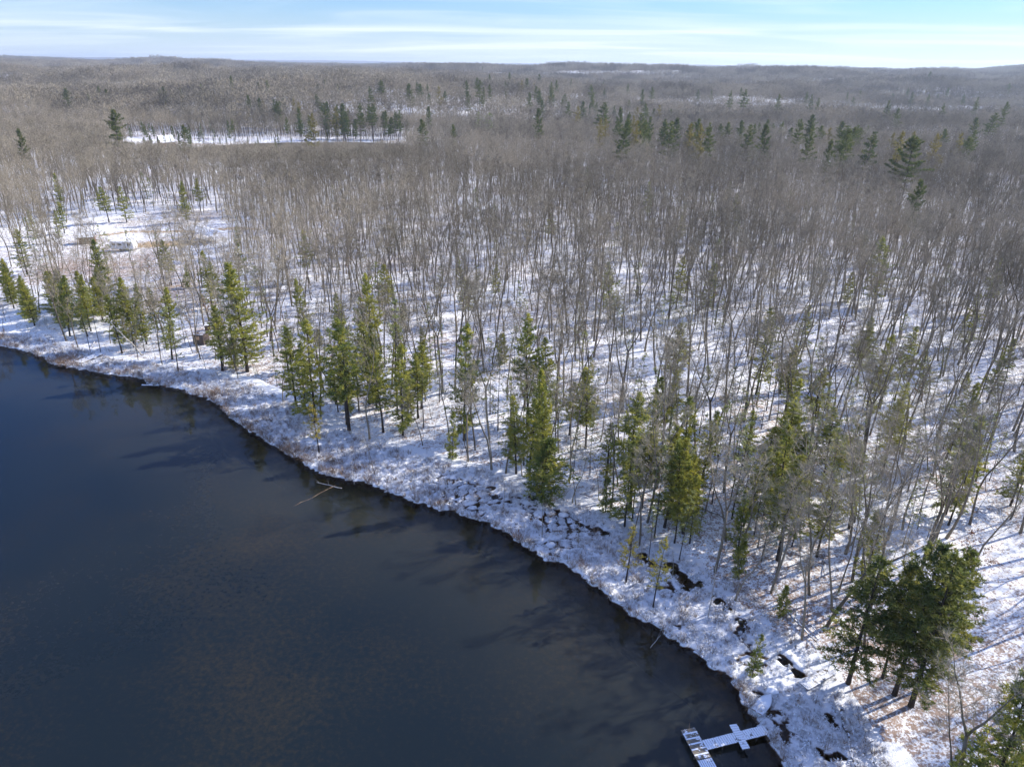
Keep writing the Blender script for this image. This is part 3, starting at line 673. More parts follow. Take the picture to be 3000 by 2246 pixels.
# belts of pines in the distance
def belt(x0, x1, y0, y1, n, gold, hs=(17, 28), wd_=0.85):
    for i in range(n):
        u = (i + random.gauss(.5, .9)) / n; px = lerp(x0, x1, u); py = lerp(y0, y1, u) + random.gauss(0, 11); h = random.uniform(*hs)
        x, y, z = under_top(px, py, h); pines.append([x, y, z, h, 'gold' if random.random() < gold else 'tall', wd_ * random.uniform(0.75, 1.25), None])
belt(1755, 2560, 345, 372, 46, 0.22); belt(2560, 2900, 380, 400, 10, 0.5); belt(1600, 1960, 290, 318, 20, 0.2); belt(1390, 1640, 222, 246, 16, 0.05)
belt(740, 1050, 292, 312, 22, 0.12); belt(380, 740, 372, 345, 20, 0.15, (11, 17), 0.5); belt(1640, 2000, 235, 250, 8, 0.0); belt(900, 1400, 255, 240, 14, 0.1); belt(1250, 1750, 268, 262, 14, 0.1); belt(2000, 2900, 262, 280, 18, 0.05); belt(100, 900, 268, 232, 12, 0.0); belt(400, 940, 404, 400, 26, 0.1, (6, 13), 0.5); belt(230, 330, 400, 395, 7, 0.3, (10, 14), 0.5)
# young pines scattered under the hardwoods
def clear_of(x, y):
    """places kept open: clearings, buildings, yard"""
    px, py, _ = project(x, y, 0.5)
    open_ = 0.0
    for cx_, cy_, rx, ry in ((430, 706, 270, 48), (480, 750, 200, 46), (2800, 2080, 330, 260), (2930, 1760, 160, 200), (1310, 492, 60, 14)):
        open_ = np.maximum(open_, np.exp(-(((px - cx_) / rx) ** 2 + ((py - cy_) / ry) ** 2) ** 2))
    return open_
prs = np.random.default_rng(99)
for x0, x1, y0, y1, n_, kinds in ((5, 330, 870, 990, 12, ('big', 'big', 'mid')), (330, 480, 960, 1010, 3, ('mid', 'mid')), (860, 1270, 1120, 1275, 15, ('mid', 'mid', 'thin')), (1480, 1760, 1180, 1400, 10, ('mid', 'thin')), (1780, 2420, 1380, 1640, 34, ('mid', 'thin', 'thin')), (2100, 2700, 1150, 1450, 14, ('mid', 'thin'))):
    k_ = 0
    while k_ < n_:
        x, y, z = on_ground(prs.uniform(x0, x1), prs.uniform(y0, y1)); e = shore_dist(x, y)[0] - float(marsh_w(x))
        if e < 0.5 or any((x - q[0]) ** 2 + (y - q[1]) ** 2 < 3.0 for q in pines): continue
        kind = str(prs.choice(kinds)); pines.append([x, y, z, prs.uniform(7, 11.5) if x1 < 500 else prs.uniform(9, 15.5), kind, prs.uniform(0.8, 1.15), None]); k_ += 1
cand = []
while len(cand) < 240:
    px, py = prs.uniform(-60, 3060), 620 + 1000 * prs.uniform() ** 1.25
    x, y, _ = at_z(px, py, 2.0); e = shore_dist(x, y)[0] - float(marsh_w(x))
    if e < 0.5 or clear_of(x, y) > 0.3: continue
    if prs.uniform() > 0.22 + 1.1 * math.exp(-e / 38.0) + 1.2 * max(0, float(fbm(x, y, 45, 2))): continue
    if any((x - q[0]) ** 2 + (y - q[1]) ** 2 < 4.0 for q in pines): continue
    kind = prs.choice(['thin', 'thin', 'mid', 'bush'], p=[.45, .25, .2, .10]); h = dict(thin=prs.uniform(7, 14), mid=prs.uniform(9, 15), bush=prs.uniform(3, 7))[kind]
    pines.append([x, y, gz(x, y), h, kind, prs.uniform(0.75, 1.15), None]); cand.append(1)

# ------------------------------------------------------------------ hardwoods
hard = []       # x, y, z, H, proto index (saplings 100+), rz, tilt
hrs = np.random.default_rng(5)
for foot, tip, pi_ in [((2839,1748),(2960,1400),3), ((1372,1352),(1340,1115),4), ((1372,1345),(1385,1150),1), ((1530,1395),(1522,1180),0), ((1776,1415),(1690,1250),2), ((1688,1482),(1700,1290),0), ((1676,1475),(1665,1300),6),
                       ((1845,1600),(1862,1330),1), ((1873,1600),(1890,1350),4), ((2065,1500),(2085,1230),0), ((2380,1265),(2412,1040),1), ((2160,1640),(2190,1330),6), ((2345,1610),(2420,1390),1), ((2600,1490),(2668,1240),7), ((2990,1560),(3060,1200),3),
                       ((405,1055),(345,945),5), ((500,1010),(470,850),0), ((565,1035),(530,900),1), ((830,1180),(805,1010),6), ((2930,2160),(3000,1960),5), ((1100,1395),(1090,1290),1)]:
    x, y, z = on_ground(*foot); H = height_for(x, y, z, *tip); hard.append((x, y, z, min(max(H * 1.12, 8), 23), pi_, hrs.uniform(0, 6.28), (0, 0), True))
sp = 3.8
for gy_ in np.arange(25, 640, sp):
    half = gy_ * 0.80 + 30
    for gx_ in np.arange(-half, half + 25, sp):
        x = gx_ + hrs.uniform(-.48, .48) * sp; y = gy_ + hrs.uniform(-.48, .48) * sp
        hard.append((x, y, None, None, None, None, None, False))
hx = np.array([h[0] for h in hard]); hy = np.array([h[1] for h in hard])
hd = shore_dist(hx, hy) - marsh_w(hx); hz = ground_z(hx, hy); hopen = clear_of(hx, hy); hpf = pond_f(hx, hy)
hpx, hpy, hdep = project(hx, hy, hz)
hdens = 0.86 + 1.0 * fbm(hx, hy, 34, 3) + 0.22 * sstep(1700, 2700, hpx) + 0.30 * sstep(900, 560, hpy) - 0.22 * sstep(60, 5, hd) * sstep(1700, 1200, hpx) + 0.35 * sstep(60, 10, hd) * sstep(1500, 1800, hpx) - 0.06 * sstep(1250, 400, hpx) * sstep(560, 640, hpy) - 0.2 * sstep(900, 600, hpx) * sstep(700, 770, hpy) * sstep(960, 860, hpy)
bld = []        # footprints of buildings, filled before planting
def keep_off(px, py, r): x, y, _ = on_ground(px, py); bld.append((x, y, r))
for a in ((365, 722, 9), (605, 695, 13), (258, 704, 6), (592, 1000, 4), (372, 752, 9), (362, 785, 7), (372, 820, 6), (600, 735, 9), (612, 775, 7), (490, 420, 12), (1310, 492, 8), (2380, 1995, 4)): keep_off(*a)
trees = []
pxy = np.array([(p[0], p[1]) for p in pines])
for i, h in enumerate(hard):
    if h[7]: trees.append(h[:7]); continue
    if hd[i] < 1.5 or hopen[i] > 0.35 or hpf[i] < 1.04: continue
    if hrs.uniform() > hdens[i] * (1 - 0.0 * float(np.exp(-(((hpx[i] - 620) / 330) ** 2 + ((hpy[i] - 418) / 17) ** 2) ** 2))): continue
    if hpx[i] < -250 and hdep[i] < 150: continue
    x, y = hx[i], hy[i]
    if any((x - b[0]) ** 2 + (y - b[1]) ** 2 < b[2] ** 2 for b in bld): continue
    if hpy[i] < 2246 and np.min((pxy[:, 0] - x) ** 2 + (pxy[:, 1] - y) ** 2) < 2.2: continue
    near_edge = sstep(25, 0, hd[i])
    if hrs.uniform() < 0.28 - 0.08 * near_edge: pi_ = 100 + int(hrs.integers(0, 3)); H = hrs.uniform(5, 11)
    else: pi_ = int(hrs.integers(0, 8)); H = hrs.uniform(12.5, 22) - 2 * near_edge - 3.5 * sstep(260, 420, hy[i]) - 2.5 * sstep(1300, 400, hpx[i]) * sstep(560, 640, hpy[i])
    if 370 < hpx[i] < 1195 and 250 < y < (545 if hpx[i] < 760 else 470 if hpf[i] > 1.3 else 508):                    # low growth on the shore facing the second lake
        H = min(H, float(height_for(x, y, hz[i], hpx[i], 422 + 26 * float(fbm(hpx[i], 3.0, 60, 3)) + hrs.uniform(-12, 14))))
        if H < 3.5: continue
    tl_ = (hrs.normal() * 0.06, hrs.normal() * 0.06)
    trees.append((x, y, hz[i], H, pi_, hrs.uniform(0, 6.28), tl_))

# ------------------------------------------------------------------ instancing of what is past counting
def scatter(name, protos, P, ROT, SCL, IDX, label, cat=None):
    c = bpy.data.collections.new(name + '_kinds')
    for i, me in enumerate(protos):
        c.objects.link(bpy.data.objects.new('%s_kind_%02d' % (name, i), me))
    me = bpy.data.meshes.new(name); me.from_pydata([tuple(map(float, p)) for p in P], [], [])
    a = me.attributes.new('rot', 'FLOAT_VECTOR', 'POINT'); a.data.foreach_set('vector', np.asarray(ROT, np.float32).ravel())
    a = me.attributes.new('scl', 'FLOAT_VECTOR', 'POINT'); a.data.foreach_set('vector', np.asarray(SCL, np.float32).ravel())
    a = me.attributes.new('idx', 'INT', 'POINT'); a.data.foreach_set('value', np.asarray(IDX, np.int32))
    o = obj(name, me); tag(o, label, cat, None, 'stuff')
    g = bpy.data.node_groups.new(name, 'GeometryNodeTree')
    g.interface.new_socket('Geometry', in_out='INPUT', socket_type='NodeSocketGeometry'); g.interface.new_socket('Geometry', in_out='OUTPUT', socket_type='NodeSocketGeometry')
    gi = g.nodes.new('NodeGroupInput'); go = g.nodes.new('NodeGroupOutput'); ip = g.nodes.new('GeometryNodeInstanceOnPoints'); ci = g.nodes.new('GeometryNodeCollectionInfo')
    ci.inputs['Collection'].default_value = c; ci.inputs['Separate Children'].default_value = True; ci.inputs['Reset Children'].default_value = True
    def na(nm, ty):
        n_ = g.nodes.new('GeometryNodeInputNamedAttribute'); n_.data_type = ty; n_.inputs['Name'].default_value = nm; return n_.outputs['Attribute']
    g.links.new(gi.outputs[0], ip.inputs['Points']); g.links.new(ci.outputs[0], ip.inputs['Instance']); ip.inputs['Pick Instance'].default_value = True
    g.links.new(na('idx', 'INT'), ip.inputs['Instance Index']); g.links.new(na('rot', 'FLOAT_VECTOR'), ip.inputs['Rotation']); g.links.new(na('scl', 'FLOAT_VECTOR'), ip.inputs['Scale'])
    g.links.new(ip.outputs[0], go.inputs[0])
    md_ = o.modifiers.new('scatter', 'NODES'); md_.node_group = g
    return o

# landmarks one can find in the photograph, for the labels of look-alike trees
marks = {}
def mark(name, px, py): x, y, _ = on_ground(px, py); marks[name] = (x, y)
for nm, px, py in (('the wooden dock', 2240, 2130), ('the snow-filled rowboat', 2230, 2070), ('the old snowy dock', 230, 1050), ('the ruined brown hut', 592, 1000), ('the white camper', 365, 725), ('the white-roofed shelter', 605, 695),
                   ('the brown shed', 258, 708), ('the dense pine clump', 2640, 2030), ('the largest lone pine', 725, 1089), ('the golden-sided pine', 1590, 1440), ('the matched pair of pines', 1975, 1555), ('the lit pair of pines', 975, 1250),
                   ('the white marsh snag', 2075, 1808), ('the fallen log', 2350, 1850), ('the slim yellow-green conifer', 1833, 1708), ('the bright narrow pine', 1545, 1250), ('the twin pines', 410, 1012), ('the bright green pine', 2290, 1440),
                   ('the shaded pine', 2560, 905), ('the tall pale pine', 1090, 1110), ('the pale green pine', 503, 835), ('the widest black pool', 1985, 1690), ('the forked tree behind the marsh', 1776, 1415), ('the dark-topped pine', 1845, 1492)): mark(nm, px, py)
ORD = 'nearest second-nearest third-nearest fourth-nearest fifth-nearest sixth-nearest seventh-nearest eighth-nearest ninth-nearest tenth-nearest eleventh-nearest twelfth-nearest'.split()
ORD += ['%dth-nearest' % i if i % 10 not in (1, 2, 3) else '%d%s-nearest' % (i, {1: 'st', 2: 'nd', 3: 'rd'}[i % 10]) for i in range(13, 90)]
def rank_labels(items, noun):
    """items: list of (x, y, adjective); every label names a landmark and the rank of the tree by distance from it"""
    mk = list(marks.items()); cnt = {}; out = [None] * len(items)
    asg = []
    for i, (x, y, adj) in enumerate(items):
        j = min(range(len(mk)), key=lambda q: (mk[q][1][0] - x) ** 2 + (mk[q][1][1] - y) ** 2)
        asg.append((adj, j, math.hypot(mk[j][1][0] - x, mk[j][1][1] - y), i))
    for adj, j, d, i in sorted(asg, key=lambda q: q[2]):
        k_ = cnt.get((adj, j), 0); cnt[(adj, j)] = k_ + 1
        out[i] = '%s %s, %s of its sort to %s' % (adj, noun, ORD[k_], mk[j][0])
    return out

# pines: the 300 that show largest are things of their own
def shows(x, y, z, H):
    px, py, dp = project(x, y, z); qx, qy, _ = project(x, y, z + H); vis = (-40 < px < 3040) and (qy < 2300) and (-40 < qx < 3040)
    return (py - qy) if vis else 0.0
order = sorted(range(len(pines)), key=lambda i: -(shows(*pines[i][:4]) + (1e4 if pines[i][6] else 0)))
solo = [i for i in order[:300] if shows(*pines[i][:4]) > 0]; rest = [i for i in range(len(pines)) if i not in set(solo)]
tmp = [i for i in solo if pines[i][6] is None]
def padj(p):
    d = math.hypot(p[0], p[1])
    size = 'tall' if p[3] > 15.5 else 'mid-height' if p[3] > 10 else 'small'
    return ('golden ' if p[4] == 'gold' else '') + ('distant ' if d > 330 else '') + dict(thin='wispy ', mid='green ', bush='bushy ', tall='dark ', spread='', gold='').get(p[4], '') + size
for i, lab in zip(tmp, rank_labels([(pines[i][0], pines[i][1], padj(pines[i])) for i in tmp], 'pine')): pines[i][6] = lab
PNAME = dict(big='white_pine', clump='white_pine', mid='white_pine', thin='young_pine', bush='young_pine', yellow='yellow_conifer', tall='tall_pine', spread='tall_pine', gold='yellow_conifer')
pidx = {}; plist = []
for k_ in PT:
    for j, p in enumerate(PT[k_]): pidx[(k_, j)] = len(plist); plist.append(p.joined)
trs = np.random.default_rng(21)
pinst = []
for i in order:
    x, y, z, H, kind, wide, lab = pines[i]; j = int(trs.integers(0, len(PT[kind]))); p = PT[kind][j]; s = H / p.H; rz = trs.uniform(0, 6.28); w = s * wide * (1.12 if kind in ('big', 'mid', 'thin') else 1.0) * (1.0 if s >= 1 else (1 / s) ** 0.25)
    if i in set(rest):
        pinst.append(((x, y, z), (0, 0, rz), (w, w, s), pidx[(kind, j)])); continue
    t = tag(empty(PNAME[kind], (x, y, z), rz, (w, w, s), (trs.normal() * 0.012, trs.normal() * 0.012)), lab, 'pine tree', 'pines among the bare wood' if math.hypot(x, y) < 330 else 'distant pines above the canopy')
    obj('trunk', p.trunk, t); obj('crown', p.crown, t)
if pinst: scatter('distant_pines', plist, *zip(*pinst), 'remaining distant pines in the far wooded belts')

# hardwoods: the same
size = [shows(t[0], t[1], t[2], t[3]) for t in trees]
order = sorted(range(len(trees)), key=lambda i: -size[i]); solo = [i for i in order[:300]]; sset = set(solo)
def hadj(t):
    if t[4] >= 100: return 'thin bare'
    f = BT[t[4]].form; s_ = 'tall' if t[3] > 18 else 'mid-height' if t[3] > 14 else 'short'
    return '%s %s bare' % (s_, 'forked' if f == 'forked' else {0: 'straight', 1: 'slender', 3: 'wide-crowned', 6: 'slender', 7: 'bushy-topped'}[t[4]])
labs = dict(zip(solo, rank_labels([(trees[i][0], trees[i][1], hadj(trees[i])) for i in solo], 'hardwood tree')))
bk = [p.joined for p in BT] + [p.joined for p in SAP]
binst = []
for i, t in enumerate(trees):
    x, y, z, H, pi_, rz, tl_ = t; p = BT[pi_] if pi_ < 100 else SAP[pi_ - 100]; s = H / p.H
    if i in sset:
        e = tag(empty('bare_tree' if pi_ < 100 else 'bare_sapling', (x, y, z), rz, s, tl_), labs[i], 'bare tree', 'leafless hardwoods near the lake')
        obj('trunk', p.trunk, e); obj('crown', p.crown, e)
    else:
        binst.append(((x, y, z), (tl_[0], tl_[1], rz), (s, s, s), pi_ if pi_ < 100 else 8 + pi_ - 100))
scatter('hardwood_forest', bk, *zip(*binst), 'leafless hardwood forest stretching inland behind the nearest trees')

# undergrowth: knee- to shoulder-high twigs, seedlings and pine seedlings nobody could count
un = []; urs = np.random.default_rng(55)
ux = urs.uniform(-330, 330, 60000); uy = urs.uniform(30, 400, 60000); upx, upy, _ = project(ux, uy, 2.0)
ue = shore_dist(ux, uy) - marsh_w(ux); uden = 0.16 + 0.55 * fbm(ux, uy, 24, 3) + 0.10 * sstep(1500, 700, upx)
uok = (ue > 0.5) & (upx > -120) & (upx < 3120) & (clear_of(ux, uy) < 0.3) & (urs.uniform(size=60000) < uden); uz = ground_z(ux, uy)
for i in np.flatnonzero(uok):
    pine_ = urs.uniform() < 0.13; q = urs.uniform(0.10, 0.24) if pine_ else urs.uniform(0.20, 0.48)
    un.append(((ux[i], uy[i], uz[i]), (0, 0, urs.uniform(0, 6.28)), (q * (1.5 if pine_ else 1),) * 2 + (q,), int(urs.integers(3, 5)) if pine_ else int(urs.integers(0, 3))))
scatter('undergrowth', [p.joined for p in SAP] + [PT['thin'][0].joined, PT['thin'][2].joined], *zip(*un), 'knee-high twigs and pine seedlings scattered over the forest floor')

# far canopy, in stands
fars = []
lows = [bare_tree(seed=200 + i, H=20, low=True, nl=10, ns=4, nt=3, twl=2.1, tww=0.22, wide=1.15, crown_at=0.42) for i in range(4)]
for i in range(4):
    rs = np.random.default_rng(300 + i); stand = MB()
    for gx_ in range(6):
        for gy_ in range(6):
            tr_, cr_ = lows[int(rs.integers(0, 4))]
            mtx = Matrix.Translation((-15 + 6 * gx_ + rs.uniform(-2.6, 2.6), -15 + 6 * gy_ + rs.uniform(-2.6, 2.6), -1.0)) @ Matrix.Rotation(rs.uniform(0, 6.28), 4, 'Z') @ Matrix.Scale(rs.uniform(0.62, 0.95), 4)
            stand.add(tr_, mtx); stand.add(cr_, mtx, 1)
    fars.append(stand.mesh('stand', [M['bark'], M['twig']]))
fi = []; frs = np.random.default_rng(77)
for y in np.arange(618, 4100, 34):
    step = 34 * (1 if y < 1800 else 1.12)
    for x in np.arange(-y * 0.79 - 60, y * 0.79 + 60, step):
        px_, py_ = x + frs.uniform(-4, 4), y + frs.uniform(-4, 4); s = frs.uniform(0.85, 1.15) * (1 if y < 1800 else 1.1) * (1 + 0.7 * float(fbm(px_, py_, 230, 2)))
        fi.append((px_, py_, s))
fa = np.array(fi); fz = ground_z(fa[:, 0], fa[:, 1]); fpx, fpy, _ = project(fa[:, 0], fa[:, 1], fz)
slope_gap = np.exp(-(((fpx - 2790) / 130) ** 2 + ((fpy - 345) / 14) ** 2)) > 0.6
keep = (frs.uniform(size=len(fa)) < 0.99) & ~((slope_gap) & (frs.uniform(size=len(fa)) < 0.7))
scatter('far_forest', fars, [(a[0], a[1], z) for a, z, k_ in zip(fa, fz, keep) if k_], [(0, 0, frs.uniform(0, 6.28)) for k_ in keep if k_], [(a[2],) * 3 for a, k_ in zip(fa, keep) if k_],
        [int(frs.integers(0, 4)) for k_ in keep if k_], 'grey bare canopy rolling away to the horizon')

# rust-leaved saplings that kept their leaves
def rusty(seed, H):
    t, c = bare_tree(seed=seed, H=H, crown_at=0.25, nl=7, ns=3, nt=3, twl=0.5, tww=0.015, wide=1.0, r0=0.04); rs = np.random.default_rng(seed); lv = MB()
    for i in range(260):
        f = c.v[int(rs.integers(0, len(c.v)))]; v = rs.normal(size=3); v /= np.linalg.norm(v); b = perp(v, rs); q = np.array(f)
        lv.tri(q - b * .07, q + b * .07, q + v * .2)
    return t.mesh('rt', [M['bark']]), c.mesh('rc', [M['twig']]), lv.mesh('rl', [M['rust']])
RU = [rusty(401, 6), rusty(402, 5)]
its = []
for px, py in [(440, 830), (320, 770), (560, 960), (610, 940), (1020, 800), (1240, 960), (1700, 1010), (1960, 1130), (2470, 1010), (2490, 760), (2680, 1210), (2860, 1690), (2820, 1640), (1330, 720), (1750, 760), (700, 640), (1480, 640), (2100, 900), (640, 860), (2420, 1350)]:
    x, y, z = on_ground(px, py); its.append((x, y, z))
for (x, y, z), lab in zip(its, rank_labels([(a[0], a[1], 'rust-leaved small') for a in its], 'sapling')):
    e = tag(empty('leafy_sapling', (x, y, z), trs.uniform(0, 6.28), trs.uniform(0.7, 1.15)), lab, 'sapling', 'saplings with rust-brown leaves')
    a = RU[int(trs.integers(0, 2))]; obj('trunk', a[0], e); obj('crown', a[1], e); obj('leaves', a[2], e)

# ------------------------------------------------------------------ marsh sedge, shoreline brush
def tuft_mesh(seed, n, h, snowy, col_):
    rs = np.random.default_rng(seed); m = MB()
    for i in range(n):
        a = rs.uniform(0, 6.28); r = rs.uniform(0, .18); q = np.array([math.cos(a) * r, math.sin(a) * r, 0]); o = np.array([math.cos(a), math.sin(a), 0]) * rs.uniform(.2, .8) * h
        mid = q + o * .45 + np.array([0, 0, h * rs.uniform(.5, .9)]); tip = q + o * 1.1 + np.array([0, 0, h * rs.uniform(.25, .8)]); b = perp(np.array([0, 0, 1.0]), rs) * .028
        w = 1 if rs.uniform() < snowy else 0; b = b * (0.75 if w else 0.6)
        m.tri(q - b, q + b, mid, w); m.tri(mid - b * (.8 + w), mid + b * (.8 + w), tip, w)
    return m.mesh('tuft', [col_, M['snow']])
tus = [tuft_mesh(i, 46, 0.44, 0.74, M['sedge']) for i in range(3)] + [tuft_mesh(9 + i, 40, 0.85, 0.25, M['sedge']) for i in range(2)]
si = np.random.default_rng(8); P_ = []
flat_ok = (MZ > 0.08) & (md > 0.1) & (me_ < 1.5)
cand_i = np.argwhere(flat_ok); pick = cand_i[si.choice(len(cand_i), 9500, replace=False)]
tp = [(MX[a, b], MY[a, b], MZ[a, b] - 0.03) for a, b in pick]
ti = [int(si.integers(3, 5)) if si.uniform() < 0.03 + 0.5 * brush[a, b] else int(si.integers(0, 3)) for a, b in pick]
scatter('marsh_sedge', tus, tp, [(0, 0, si.uniform(0, 6.28)) for _ in tp], [(q, q, q) for q in si.uniform(.6, 1.25, len(tp))], ti, 'snow-dusted brown sedge tufts covering the shoreline marsh')
def brush_mesh(seed):
    rs = np.random.default_rng(seed); m = MB()
    for i in range(16):
        a = rs.uniform(0, 6.28); d = np.array([math.cos(a) * .5, math.sin(a) * .5, 1.0]); pts, _ = curve((rs.normal() * .15, rs.normal() * .15, -.05), d / np.linalg.norm(d), rs.uniform(.7, 1.5), 3, rs, .15)
        m.tube(pts, [.014, .011, .008, .004], 3, 0, False)
        for j in range(5):
            q, dq = along(pts, rs.uniform(.3, 1)); v = dq + perp(dq, rs) * .7; b = perp(dq, rs) * .008; m.tri(q - b, q + b, q + v * .35)
    return m.mesh('brush', [M['sedge']])
bsh = [brush_mesh(500 + i) for i in range(3)]
cand_i = np.argwhere((MZ > 0.05) & (md > 0.0) & (me_ < 2) & (rng.uniform(size=MX.shape) < 0.04 + brush ** 1.6)); pick = cand_i[si.choice(len(cand_i), min(1800, len(cand_i)), replace=False)]
tp = [(MX[a, b], MY[a, b], MZ[a, b]) for a, b in pick]
scatter('shoreline_brush', bsh, tp, [(0, 0, si.uniform(0, 6.28)) for _ in tp], [(q, q, q) for q in si.uniform(.5, 1.1, len(tp))], [int(si.integers(0, 3)) for _ in tp], 'low brown twiggy brush along the water edge')

# ------------------------------------------------------------------ docks, boat, logs
def P(px, py, z=0.5): return at_z(px, py, z)
def plank_run(parent, a, b, width, pw, gap, z, mats, thick=0.05, name='plank', jit=0.03):
    a = np.array(a[:2]); b = np.array(b[:2]); L = np.linalg.norm(b - a); d = (b - a) / L; rz = math.atan2(d[1], d[0]); n_ = max(1, int(L / (pw + gap)))
    for i in range(n_):
        c = a + d * (i + .5) * (L / n_); m = MB(); m.box((0, 0, 0), (L / n_ - gap, width + random.uniform(-jit, jit), thick))
        o = build(m, name, mats[i % len(mats)] if isinstance(mats, list) else mats, parent); o.location = (c[0], c[1], z + random.uniform(-.006, .006)); o.rotation_euler = (0, 0, rz + random.gauss(0, .006))
def beam(parent, a, b, off, size, z, name='stringer', mat='log'):
    a = np.array(a[:2]); b = np.array(b[:2]); d = (b - a) / np.linalg.norm(b - a); nrm = np.array([-d[1], d[0]]); c = (a + b) / 2 + nrm * off
    m = MB(); m.box((0, 0, 0), (np.linalg.norm(b - a), size, size * 1.6)); o = build(m, name, M[mat], parent); o.location = (c[0], c[1], z); o.rotation_euler = (0, 0, math.atan2(d[1], d[0]))
def post(parent, x, y, z0, z1, r=.06):
    m = MB(); m.tube([(x, y, z0), (x, y, z1)], [r, r * .95], 8); build(m, 'post', M['log'], parent)
dock = tag(empty('wooden_dock', (0, 0, 0)), 'snow-dusted plank dock with a crosswise finger and a wide end platform', 'dock')
zt = 0.5
wa, wb = P(2064, 2182), P(2246, 2136)
ax = (wb - wa)[:2]; ax /= np.linalg.norm(ax); nr = np.array([-ax[1], ax[0]])
plank_run(dock, wa[:2] + ax * 0.02, wb, 0.98, .20, .022, zt, M['plank'])
for o_ in (-.4, .4): beam(dock, wa, wb, o_, .07, zt - .10)
fa_, fb_ = P(2147, 2122), P(2186, 2194)
plank_run(dock, fa_, fb_, 0.72, .21, .02, zt + .058, M['plank'])
for o_ in (-.28, .28): beam(dock, fa_, fb_, o_, .06, zt - .05)
p0, p1 = P(2015, 2134), P(2122, 2330)
pd = (p1 - p0)[:2]; pL = np.linalg.norm(pd); pd /= pL
plank_run(dock, p0, p0[:2] + pd * 3.1, 1.36, .155, .025, zt + .01, [M['plank_bare'], M['plank_bare'], M['plank']])
# far half of the platform: boards laid lengthwise
for j in range(7):
    m = MB(); m.box((0, 0, 0), (pL - 3.16, .165, .05)); o = build(m, 'plank', M['plank'], dock); nrm = np.array([-pd[1], pd[0]]); c = p0[:2] + pd * (3.14 + (pL - 3.1) / 2) + nrm * (-.58 + j * .194)
    o.location = (c[0], c[1], zt + .01); o.rotation_euler = (0, 0, math.atan2(pd[1], pd[0]))
for o_ in (-.6, .6): beam(dock, p0, p1, o_, .08, zt - .10)
nrm = np.array([-pd[1], pd[0]])
for s_ in (0.15, 2.6, pL - .3):
    for o_ in (-.62, .62): q = p0[:2] + pd * s_ + nrm * o_; post(dock, q[0], q[1], -2.2, zt + .02)
for s_ in (1.6, 3.4, 5.0):
    for o_ in (-.42, .42): q = wa[:2] + ax * s_ + nr * o_; post(dock, q[0], q[1], -1.5, zt - .05)
q = p0[:2] + pd * .05 + nrm * .1; m = MB(); m.tube([(q[0], q[1], zt - .3), (q[0] - .03, q[1] + .03, zt + .75)], [.022, .02], 6); build(m, 'mooring_rod', M['sedge'], dock)

def boat():
    bow, s1, s2 = P(2257, 2038), P(2200, 2083), P(2230, 2101); st = (s1 + s2) / 2; d = (bow - st)[:2]; L = np.linalg.norm(d); rz = math.atan2(d[1], d[0]); hw = 0.62
    e = tag(empty('rowboat', (st[0], st[1], 0.34), rz), 'small pale rowboat filled with snow, pulled up on the bank beside the dock', 'boat')
    n_ = 14; sec = []; k_ = 7
    for i in range(n_ + 1):
        t = i / n_; w = hw * (0.86 + 0.14 * math.sin(min(t * 2.6, 1.57))) * (1 - max(0, (t - .35) / .65) ** 2.3); sheer = .46 + .10 * t * t; keel = .10 * max(0, (t - .7) / .3) ** 2
        sec.append([(t * L, w * math.sin(a) ** (1 if True else 1), keel + (sheer - keel) * (1 - math.cos(a) ** 2) ** .9 if True else 0) for a in np.linspace(-math.pi / 2, math.pi / 2, k_)])
    h = MB()
    for s_ in sec: h.v += s_
    for i in range(n_):
        for j in range(k_ - 1): o = i * k_ + j; h.f.append((o, o + 1, o + k_ + 1, o + k_)); h.m.append(0)
    build(h, 'hull', M['hull'], e, smooth=True)
    tm = MB(); tm.poly([(-.005, y_, z_) for _, y_, z_ in sec[0]]); tm.poly([(-.03, y_, z_) for _, y_, z_ in reversed(sec[0])]); build(tm, 'transom', M['hull'], e)
    sn = MB()
    for i in range(n_ + 1):
        w = sec[i][-1][1] * .95; z_ = sec[i][-1][2] - .05
        sn.v += [(sec[i][0][0], -w, z_ - .01), (sec[i][0][0], 0, z_ + .05 + .03 * math.sin(i * 1.7)), (sec[i][0][0], w, z_ - .01)]
    for i in range(n_):
        for j in range(2): o = i * 3 + j; sn.f.append((o, o + 3, o + 4, o + 1)); sn.m.append(0)
    build(sn, 'snow_fill', M['snow'], e, smooth=True)
    for sd in (0, -1):
        g = MB(); g.tube([(s_[sd][0], s_[sd][1], s_[sd][2]) for s_ in sec], [.03] * (n_ + 1), 5); build(g, 'gunwale', M['hull'], e)
    m = MB(); m.box((L * .02, 0, .43), (.07, hw * 1.6, .05)); build(m, 'transom_cap', M['brown'], e)
boat()

def log(name, a, b, r, label, cat='log', mat='log', branches=0, seed=0, group=None, lift=0.0):
    a = np.array(a, float); b = np.array(b, float); rs = np.random.default_rng(seed); n_ = 6; L = np.linalg.norm(b - a)
    pts = [lerp(a, b, i / n_) + rs.normal(size=3) * np.array([.02, .02, .008]) * L * .5 for i in range(n_ + 1)]
    e = tag(empty(name, tuple(a)), label, cat, group); m = MB(); m.tube([p - a for p in pts], list(np.linspace(r, r * .45, n_ + 1)), 7); build(m, 'stem', M[mat], e, smooth=True)
    for i in range(branches):
        p, d = along(pts, rs.uniform(.25, .95)); v = d * .5 + perp(d, rs); v[2] = abs(v[2]) * .6; q, _ = curve(p - a, v / np.linalg.norm(v), rs.uniform(.5, 1.4), 3, rs, .2); m = MB(); m.tube(q, [r * .3, r * .22, r * .15, r * .06], 4); build(m, 'branch', M[mat], e)
def G(px, py, dz=0.0): x, y, z = on_ground(px, py); return (x, y, max(z, 0.0) + dz)
